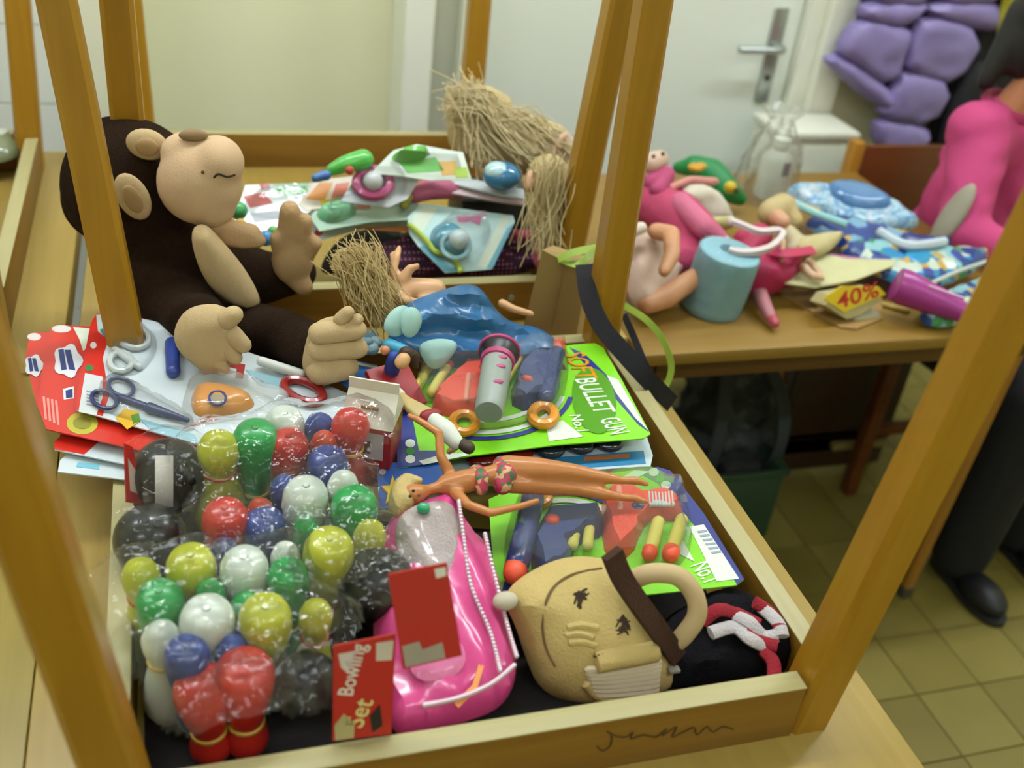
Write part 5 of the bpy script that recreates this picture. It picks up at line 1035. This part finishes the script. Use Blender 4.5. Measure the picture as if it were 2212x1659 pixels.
t = thing('white_headband', 'white and pink plastic headband lying on the dolls', 'headband', A(1640, 520, .81)); pth = [A(x, y, .85) for x, y in ((1580, 478), (1600, 485), (1640, 500), (1680, 498), (1690, 508), (1670, 530), (1640, 542), (1600, 545), (1575, 540))]
part('band', ribbon(bezier(pth, 6), .010, .010, (0, -.3, 1)), mat('c9bcbc', .35), t)
part('end_bead', G().ell(pth[0], .008), mat('c9c4c0', .35), t)
t = thing('crocodile_toy', 'green crocodile toy with yellow spots behind the dolls', 'toy', A(1530, 390, Z0)); CG = mat('177a3e', .5, .15)
g = zc([(1465, 362, .80, 14), (1500, 360, .81, 26), (1535, 375, .80, 34), (1570, 410, .78, 28), (1598, 430, .76, 16)]); part('body', blob(g, .005, 3), CG, t)
for (x, y, r_) in ((1502, 362, 17), (1515, 358, 12)): q = A(x, y, .85); part('spot', G().ell(q, (r_*mpp(q), r_*mpp(q), r_*mpp(q)*.5)), mat('c08a1e', .5), t)
q = A(1578, 405, .835); part('eye', G().ell(q, 14*mpp(q)), mat('c0a01e', .5), t); q = A(1590, 412, .845); part('pupil', G().ell(q, 6*mpp(q)), mat('33260c', .4), t)
t = thing('bottle_in_bag', 'white bottle standing inside a clear plastic bag', 'bottle', A(1655, 430, Z0)); C = A(1660, 425, Z0); r = 34*mpp(C)
part('bottle', G().lathe(C, (0, 0, 1), [(0, r*.3), (.002, r), (.09, r), (.105, r*.7), (.112, r*.45), (.125, r*.45), (.126, r*.2)], 24), mat('c8ccc0', .4), t); part('cap', G().lathe(C+Vector((0, 0, .122)), (0, 0, 1), [(0, r*.55), (.016, r*.52), (.018, r*.2)], 20), mat('d2d6cc', .4), t)
part('label_print', G().box((C.x-r*.1, C.y-r-.001, .79), (C.x+r*.35, C.y-r*.9, .82)), mat('6d5a66', .5), t)
pf = [(0, .07), (.03, .068), (.08, .062), (.13, .050), (.165, .032), (.18, .026), (.20, .040), (.205, .044)]; g = G(); n = 36
for i, (h, r_) in enumerate(pf):
    for k in range(n): a = 2*PI*k/n; q = r_*(1+.16*math.sin(5*a+h*30)+.08*math.sin(11*a+h*60)); g.v.append(C+Vector((-.015+q*math.cos(a), q*math.sin(a)*.8, h+.001)))
for i in range(len(pf)-1):
    for k in range(n): g.f.append((i*n+k, i*n+(k+1) % n, (i+1)*n+(k+1) % n, (i+1)*n+k))
part('clear_bag', g, clear('e6e8dc', .22, .10, .9, 30, 'b'), t)
t = thing('small_blond_doll', 'small blond doll in a cream dress lying behind the pale cards', 'doll', A(1690, 520, Z0))
part('hair', blob(zc([(1665, 460, .83, 30), (1690, 448, .835, 32), (1715, 475, .82, 20)]), .005, 3), mat('b5a070', .6, .2, 60, .4), t); part('face', blob(zc([(1680, 470, .845, 20), (1690, 478, .845, 18)]), .004, 2), mat('c29070', .5), t)
part('dress', blob(zc([(1700, 510, .80, 26), (1720, 540, .79, 30), (1760, 530, .79, 22)]), .005, 3), mat('bcae8c', .75, .08), t); part('leg', blob(zc([(1735, 575, .80, 10), (1755, 595, .795, 9), (1775, 600, .79, 8)]).merge(zc([(1748, 565, .80, 10), (1770, 588, .795, 8)])), .004, 2), mat('c0a080', .5), t); part('arm', blob(zc([(1690, 520, .82, 8), (1688, 560, .815, 7)]), .003, 2), mat('c6a080', .5), t)
# cards and packets
def soft(name, label, cat, pts3, poly, up, m, seed=0, amp=.006, dn=.008):
    M = plane(*pts3); c = A(sum(p[0] for p in poly)/len(poly), sum(p[1] for p in poly)/len(poly), Z0); t = thing(name, label, cat, c)
    part('wrapper', pillow(M, PX(M, poly), up, dn, .02, .009, 1, fn=lambda x, y, d: amp*nz3((x*30+seed, y*30, seed))), m, t); return t, M
M = plane((1680, 640, .7285), (1840, 708, .7285), (1900, 640, .7285)); t = pack('cardboard_sheet', 'plain brown cardboard sheet under the price tag', 'card', M, [(1665, 625), (1700, 605), (1905, 625), (1905, 690), (1850, 712), (1815, 708)], mat('9c7a44', .7), th=.004)
part('fold', G().prism(PX(M, [(1690, 612), (1880, 628), (1880, 634), (1685, 620)]), .002, .005, M), mat('6d3a1e', .7), t)
M = plane((1700, 610, .775), (1860, 610, .78), (1740, 545, .79)); t = pack('cream_card', 'cream and pale green card lying on the cardboard', 'card', M, [(1690, 612), (1720, 590), (1760, 545), (1830, 560), (1935, 562), (1930, 575), (1850, 605), (1760, 622)], mat('bcb88c', .5), th=.003)
pr('green_print', t, M, [[(1760, 590), (1800, 570), (1870, 572), (1830, 598), (1780, 606)]], mat('9cb08a', .5)); pr('pink_print', t, M, [[(1790, 548), (1850, 556), (1900, 562), (1850, 566), (1800, 560)]], mat('9a5a86', .5))
t, M = soft('cream_napkin', 'folded cream cloth corner behind the cream card', 'cloth', ((1720, 560, .80), (1820, 540, .80), (1770, 510, .82)), [(1715, 520), (1760, 505), (1825, 498), (1815, 520), (1790, 545), (1750, 560)], .012, mat('b8ab7c', .75), 3)
C = A(1840, 690, Z0); t = thing('price_box', 'small wrapped box with a yellow price tag reading 40%', 'box', C)
M = plane((1782, 652, .775), (1880, 640, .775), (1800, 625, .795))
part('box', G().prism(PX(M, [(1785, 660), (1830, 690), (1860, 680), (1905, 650), (1895, 625), (1800, 640)]), -.045, -.001, M), mat('b5aa7a', .45, .08, 20), t, smooth=False)
tagp = part('price_tag', G().prism(PX(M, [(1776, 645), (1815, 618), (1895, 618), (1912, 635), (1870, 652), (1822, 674)]), 0, .003, M), mat('cfb21c', .4), t, smooth=False)
part('lettering', text(M, '40%', on(M, 1806, 668), on(M, 1896, 640), .030, .0036), mat('b0201c', .5), tagp)
part('film_end', pillow(M @ Matrix.Translation((0, 0, -.02)), PX(M @ Matrix.Translation((0, 0, -.02)), [(1815, 690), (1880, 660), (1905, 680), (1890, 705), (1850, 712)]), .012, .018, .012, .006), mat('b5b096', .25, .1, coat=.4), t)
t = thing('wooden_stick', 'short pale wooden stick beside the price box', 'stick', A(1930, 668, Z0)); part('stick', rod(flat(1930, 668, Z0), (1905, 662), (1955, 676), .005), mat('b0954c', .6), t); part('tip', rod(flat(1930, 668, Z0), (1953, 675), (1958, 677), .0055, .005), mat('a88a44', .6), t)
a = A(1932, 612, .795); b = A(2088, 678, .765); t = thing('purple_cone', 'magenta-purple plastic horn lying on the blue packets', 'toy', A(2000, 660, Z0)); PU = mat('97287f', .4, .1, 20, coat=.2)
d = b-a; part('horn', G().lathe(a, d, [(0, .010), (.003, .031), (.02, .033), (d.length*.6, .026), (d.length, .018), (d.length+.002, .008)], 24), PU, t); part('seam', rod(flat(2000, 640, .80), (2000, 640), (2072, 666), .003, .020), mat('c08ab4', .4), t); part('mouthpiece', G().lathe(b, d, [(0, .014), (.012, .013), (.013, .006)], 16), mat('7d2270', .4), t)
BP = ['24407e', '7fb0b8', '2f7fae', 'b8c4b4', '3f8a52', 'b9964a', '3c4a92']
t, M = soft('blue_packet', 'blue and white foil packet at the back, nearest the person', 'packet', ((1700, 430, .80), (1900, 500, .78), (1800, 400, .82)), [(1690, 410), (1740, 402), (1830, 408), (1910, 430), (1970, 470), (1990, 492), (1900, 505), (1800, 480), (1720, 440)], .022, patterned(['9fc0c8', '5f86b0', 'a9c8ce', '6f90b4', 'b0bcc4'], 30, .2, 2, 'soft'), 4)
pr('yellow_edge', t, M @ Matrix.Translation((0, 0, .022)), [[(1765, 404), (1830, 402), (1835, 410), (1770, 412)], [(1700, 425), (1770, 452), (1772, 460), (1700, 433)]], mat('c09a3a', .4)); part('folded_edge', G().tube(bezier([A(x, y, .815) for x, y in ((1700, 430), (1760, 460), (1830, 485))], 6), .008, 8), mat('8fc0c4', .3), t)
part('blue_balloon', pillow(M @ Matrix.Translation((0, 0, .02)), PX(M, [(1770, 415), (1830, 408), (1890, 430), (1930, 460), (1870, 475), (1800, 455)]), .018, 0, .02, .008), mat('4a74a4', .2, .2, 25, coat=.4), t)
t, M = soft('blue_packet', 'dark blue packet with yellow dashes in the middle of the pile', 'packet', ((1720, 500, .775), (1900, 560, .765), (1800, 470, .79)), [(1725, 475), (1790, 472), (1880, 490), (1990, 520), (2050, 515), (2060, 528), (1960, 550), (1880, 560), (1790, 525)], .02, patterned(['24326e', '1f3a82', '6f98b4', '2a3f8a', 'b0903c'], 34, .3, 5), 6)
part('white_band', G().tube(bezier([A(x, y, .808) for x, y in ((1900, 500), (1960, 530), (2040, 522))], 6), [.010]*13, 8), mat('b4c0c8', .35), t)
t, M = soft('blue_packet', 'blue, green and white printed packet at the right edge of the pile', 'packet', ((1820, 600, .765), (2100, 560, .775), (1950, 530, .785)), [(1800, 540), (1870, 520), (1960, 545), (2060, 538), (2140, 548), (2120, 580), (2040, 620), (1960, 625), (1880, 590)], .022, patterned(BP, 44, .25, 9), 8)
part('blue_ball_print', pillow(M @ Matrix.Translation((0, 0, .02)), circ(M, 1972, 572, 30, 20), .006, 0, .01, .006), mat('2f8ab8', .2), t); part('white_hem', G().tube(bezier([A(x, y, .785) for x, y in ((2000, 618), (2060, 590), (2130, 565))], 6), .004, 8), mat('b4bcb4', .4), t)
t, M = soft('blue_packet', 'green and blue printed packet poking out under the purple horn', 'packet', ((1960, 700, .74), (2120, 640, .745), (2050, 600, .76)), [(1985, 690), (1990, 660), (2040, 630), (2120, 600), (2150, 620), (2130, 690), (2060, 705), (2010, 708)], .02, patterned(['7fa8b0', '24407e', '3f8a52', 'b8c4b4', 'b9964a', '7fa8b0'], 46, .25, 13), 10)
# ================================================================== under the right table
t = thing('green_crate', 'dark green plastic crate on the floor under the right table', 'crate', (1.24, 1.18, 0)); GC = mat('27402a', .55, .12)
x0, x1, y0, y1, h = 1.10, 1.375, 1.06, 1.34, .20
for a, b in (((x0, y0, .0), (x1, y0+.008, h)), ((x0, y1-.008, 0), (x1, y1, h)), ((x0, y0+.008, 0), (x0+.008, y1-.008, h)), ((x1-.008, y0+.008, 0), (x1, y1-.008, h))): part('side', G().box(a, b, bev=.002), GC, t)
part('bottom', G().box((x0+.008, y0+.008, .002), (x1-.008, y1-.008, .012)), GC, t); part('rim', G().box((x0-.006, y0-.008, h-.012), (x1+.006, y0, h+.004), bev=.002).box((x1, y0-.008, h-.0125), (x1+.008, y1+.004, h+.0045), bev=.002), GC, t)
C = Vector((1.30, 1.24, .02)); t = thing('backpack', 'dark grey crumpled backpack standing in the green crate', 'backpack', C)
g = G().ell(C+Vector((0, 0, .20)), (.13, .08, .20)).ell(C+Vector((.03, -.05, .13)), (.09, .05, .10)).ell(C+Vector((-.05, 0, .33)), (.07, .06, .08))
bb = blob(g, .012, 2)
for i, v in enumerate(bb.v): bb.v[i] = v+Vector((nz3(v, 22), nz3(v*1.1+Vector((5, 0, 0)), 22), nz3(v, 18)))*.022
part('body', bb, patterned(['2a2d30', '1d2123', '3a3f40', '24282a'], 30, .8, 3), t)
for dx in (-.06, .05): part('strap', ribbon(bezier([C+Vector((dx, -.05, .38)), C+Vector((dx*1.4, -.12, .30)), C+Vector((dx*1.5, -.13, .18)), C+Vector((dx, -.09, .06))], 6), .03, .006, (0, -1, .2)), mat('2c3236', .8), t)
part('pocket', G().box((-.06, -.02, 0), (.06, .02, .10), Matrix.Translation(C+Vector((.02, -.10, .05))), bev=.012), mat('33302f', .8), t)
# ================================================================== person at the right
t = thing('person', 'person in a pink zip jacket and black trousers sitting at the right table, turned away', 'person', (1.78, 1.15, 0))
JK = mat('b83a70', .8, .10, 12, .25, bscale=200); SKP = mat('a86c48', .55, .06)
SH = Y(2110, 285, 1.20); NK = Y(2205, 205, 1.22); HD = NK+Vector((.035, -.02, .135)); SL = NK+Vector((.16, .04, -.06)); HP = Vector((1.80, 1.27, .50))
EL = Y(2075, 500, 1.08); HN = Y(2215, 560, .98); CH = (SH+SL)/2+Vector((.02, .03, -.10))
g = G().ell(HD, (.072, .085, .10)).ell(HD+Vector((.015, -.055, -.03)), (.045, .045, .055)).cap(HD+Vector((0, 0, -.06)), NK+Vector((0, 0, -.04)), .042, .05)
g.cap(NK+Vector((0, 0, -.05)), CH, .05, .10).cap(CH, HP, .10, .11).cap(SH, EL, .038, .032).cap(EL, HN, .030, .022).cap(SL, SL+Vector((.05, -.08, -.22)), .038, .030).cap(SL+Vector((.05, -.08, -.22)), Vector((2.0, .98, .72)), .030, .022)
g.ell(HD+Vector((.028, -.105, -.012)), (.012, .016, .014)).ell(HD+Vector((-.068, .0, -.01)), (.012, .020, .028))
KN = Vector((1.775, .855, .49)); AN = Vector((1.765, .865, .09)); KL = Vector((1.98, .88, .49)); AL = Vector((1.98, .92, .09))
g.cap(HP+Vector((-.05, 0, 0)), KN, .07, .05).cap(KN, AN, .048, .035).cap(HP+Vector((.10, 0, 0)), KL, .07, .05).cap(KL, AL, .048, .035)
for (H_, dx) in ((HN, 1), (Vector((2.0, .98, .72)), -1)):
    g.ell(H_+Vector((0, -.02, 0)), (.028, .040, .014))
    for k in range(4): s0 = H_+Vector((-.021+.014*k, -.045, 0)); g.cap(s0, s0+Vector((0, -.03, -.006)), .0075, .007); g.cap(s0+Vector((0, -.03, -.006)), s0+Vector((0, -.048-.004*(k in (1, 2)), -.018)), .007, .006)
    g.cap(H_+Vector((.022*dx, -.01, 0)), H_+Vector((.045*dx, -.035, -.008)), .009, .0075)
part('body', blob(g, .0055, 3), SKP, t)
g = G().cap(NK+Vector((.0, .01, -.075)), CH, .075, .135).ell(CH+Vector((.01, 0, -.10)), (.165, .115, .17)).cap(CH+Vector((0, 0, -.15)), HP+Vector((0, 0, .06)), .135, .15).cap(SH+Vector((.015, 0, 0)), EL, .066, .050).cap(EL, EL.lerp(HN, .85), .050, .036).cap(SH, CH, .066, .09).cap(SL, CH, .060, .09).cap(SL, SL+Vector((.05, -.08, -.22)), .060, .050).cap(SL+Vector((.05, -.08, -.22)), SL.lerp(Vector((2.0, .98, .72)), .85)+Vector((.02, 0, 0)), .050, .038)
jj = blob(g, .009, 4)
for i, v in enumerate(jj.v): jj.v[i] = v+Vector((1, -1, .2)).normalized()*(.006*nz3((v.x*9, v.y*9, v.z*26), 1))
j = part('jacket', jj, JK, t)
part('side_panel', G().ell(Y(2055, 470, 1.075)+Vector((.006, .006, 0)), (.014, .03, .075), Matrix.Rotation(.35, 3, 'Y')), mat('948c7c', .8), j)
part('collar', G().tube([NK+Vector((.055*math.cos(a), .055*math.sin(a)+.01, -.03+.01*math.sin(a))) for a in [2*PI*k/16 for k in range(17)]], .014, 8), mat('96224f', .8), j)
hh = G().ell(HD+Vector((-.005, .03, .03)), (.085, .085, .095)).ell(HD+Vector((-.045, .03, -.03)), (.045, .055, .08)).cap(HD+Vector((-.05, .06, .02)), HD+Vector((-.10, .06, -.12)), .045, .02)
part('hair', blob(hh, .008, 3), mat('120e0c', .55, .2, 60, .3), t)
for dx in (.005, .055): part('eye', G().ell(HD+Vector((dx, -.094, .008)), (.011, .006, .006)), mat('241812', .3), t)
part('mouth', G().ell(HD+Vector((.03, -.100, -.05)), (.016, .005, .004)), mat('8a3f3a', .5), t)
TRO = mat('131318', .85, .2, 30, .3)
g = G().cap(HP+Vector((-.05, 0, -.01)), KN, .095, .075).cap(KN, AN+Vector((0, 0, -.02)), .075, .066).cap(HP+Vector((.10, 0, -.01)), KL, .095, .075).cap(KL, AL+Vector((0, 0, -.02)), .075, .066).cap(HP+Vector((-.05, 0, 0)), HP+Vector((.10, 0, 0)), .11, .11)
part('trousers', blob(g, .009, 4), TRO, t)
def shoe(Q):
    g = G().ell(Q+Vector((0, -.10, .035)), (.042, .07, .032)).ell(Q+Vector((0, -.0, .045)), (.040, .055, .042)); s_ = blob(g, .006, 3); f = part('shoe', s_, mat('15161b', .5, .15), t)
    part('shoe_sole', G().prism(smoothpoly([(Q.x-.036, Q.y+.06), (Q.x+.036, Q.y+.06), (Q.x+.038, Q.y-.04), (Q.x+.044, Q.y-.11), (Q.x+.025, Q.y-.175), (Q.x-.02, Q.y-.175), (Q.x-.042, Q.y-.11), (Q.x-.036, Q.y-.04)], 2), .001, .016, Matrix()), mat('232326', .6), f)
shoe(Vector((AN.x, AN.y, 0))); shoe(Vector((AL.x, AL.y, 0)))
# ================================================================== clothes on the wall
def coat(name, label, y, segs, m, up=.03, zt=None):
    c = Y(segs[0][0][0], segs[0][0][1], y); t = thing(name, label, 'jacket', c)
    for s in segs:
        cx_, cy_ = sum(p[0] for p in s)/len(s), sum(p[1] for p in s)/len(s); M = face(cx_, cy_, y)
        ss = [(cx_+(x-cx_)*1.17, cy_+(y_-cy_)*1.17) for x, y_ in s]
        part('quilt_panel', pillow(M, PX(M, ss), up, .02, .03, .012, 1, fn=lambda x, y_, d: .008*nz3((x*18, y_*18, cx_*.1))), m, t)
    return t
PUR = mat('8476aa', .5, .12, 14, .2, coat=.1)
segs = [[(1870, 0), (1996, 0), (1983, 19), (1950, 58), (1854, 38)], [(1854, 37), (1947, 61), (1956, 76), (1918, 184), (1830, 122), (1809, 106)], [(1783, 129), (1822, 120), (1918, 190), (1915, 224), (1880, 221), (1800, 150)],
        [(2015, 0), (2157, 0), (2137, 63), (2105, 60), (2000, 29)], [(1996, 31), (2111, 68), (2056, 176), (1951, 147), (1963, 90)], [(1947, 148), (2047, 180), (2002, 264), (1890, 247), (1925, 193)], [(1889, 251), (2002, 272), (1980, 322), (1928, 327), (1887, 309)],
        [(1885, -130), (2010, -130), (2010, 0), (1870, 0)], [(2015, -130), (2160, -130), (2160, 0), (2015, 0)]]
t = coat('puffer_jacket', 'purple quilted puffer jacket hanging on the wall beside the door', 1.82, segs, PUR, .035)
M = face(1955, 60, 1.845)
part('lining', pillow(M, PX(M, [(1890, -120), (2150, -120), (2130, 60), (2040, 180), (1990, 290), (1910, 290), (1930, 200), (1830, 110)]), .012, .02, .03, .02), mat('2c2450', .7), t)
t = coat('black_coat', 'black coat hanging on the wall behind the person', 1.85, [[(2100, 90), (2160, -60), (2290, -60), (2300, 250), (2260, 360), (2080, 350), (2010, 300), (2060, 180)]], mat('121014', .85, .2, 20, .3), .03)
part('sleeve', pillow(face(2080, 230, 1.81), PX(face(2080, 230, 1.81), [(2110, 120), (2160, 150), (2120, 330), (2040, 345), (2020, 300), (2060, 200)]), .03, .01, .03, .014), mat('1a171c', .85, .2, 20, .3), t)
t = thing('yellow_scarf', 'mottled yellow knitted scarf hanging above the person', 'scarf', Y(2190, 80, 1.80)); M = face(2185, 30, 1.79)
part('cloth', pillow(M, PX(M, [(2165, 80), (2150, 95), (2160, 20), (2180, -60), (2300, -60), (2290, 10), (2220, 20), (2190, 50)]), .02, .01, .03, .012, fn=lambda x, y, d: .01*nz3((x*40, y*40, 2))), mat('a8a01e', .9, .35, 60, .6), t)
part('red_lining', pillow(face(2150, 10, 1.83), PX(face(2150, 10, 1.83), [(2130, 40), (2135, -40), (2165, -40), (2165, 30)]), .012, .005, .02, .012), mat('4a1422', .8), t)
hk = thing('coat_rail', 'wooden coat rail with hooks on the wall above the hanging coats', 'coat rail', (2.05, YW, 1.25)); part('board', G().box((1.80, YW-.022, 1.20), (2.75, YW-.001, 1.29), bev=.003), wood('8a5d1c', '9c6d28', 'X'), hk)
for x in (1.98, 2.2, 2.42, 2.6): part('hook', G().tube(bezier([(x, YW-.022, 1.25), (x, YW-.06, 1.235), (x, YW-.075, 1.25), (x, YW-.075, 1.27)], 4), .005, 8), ME, hk)
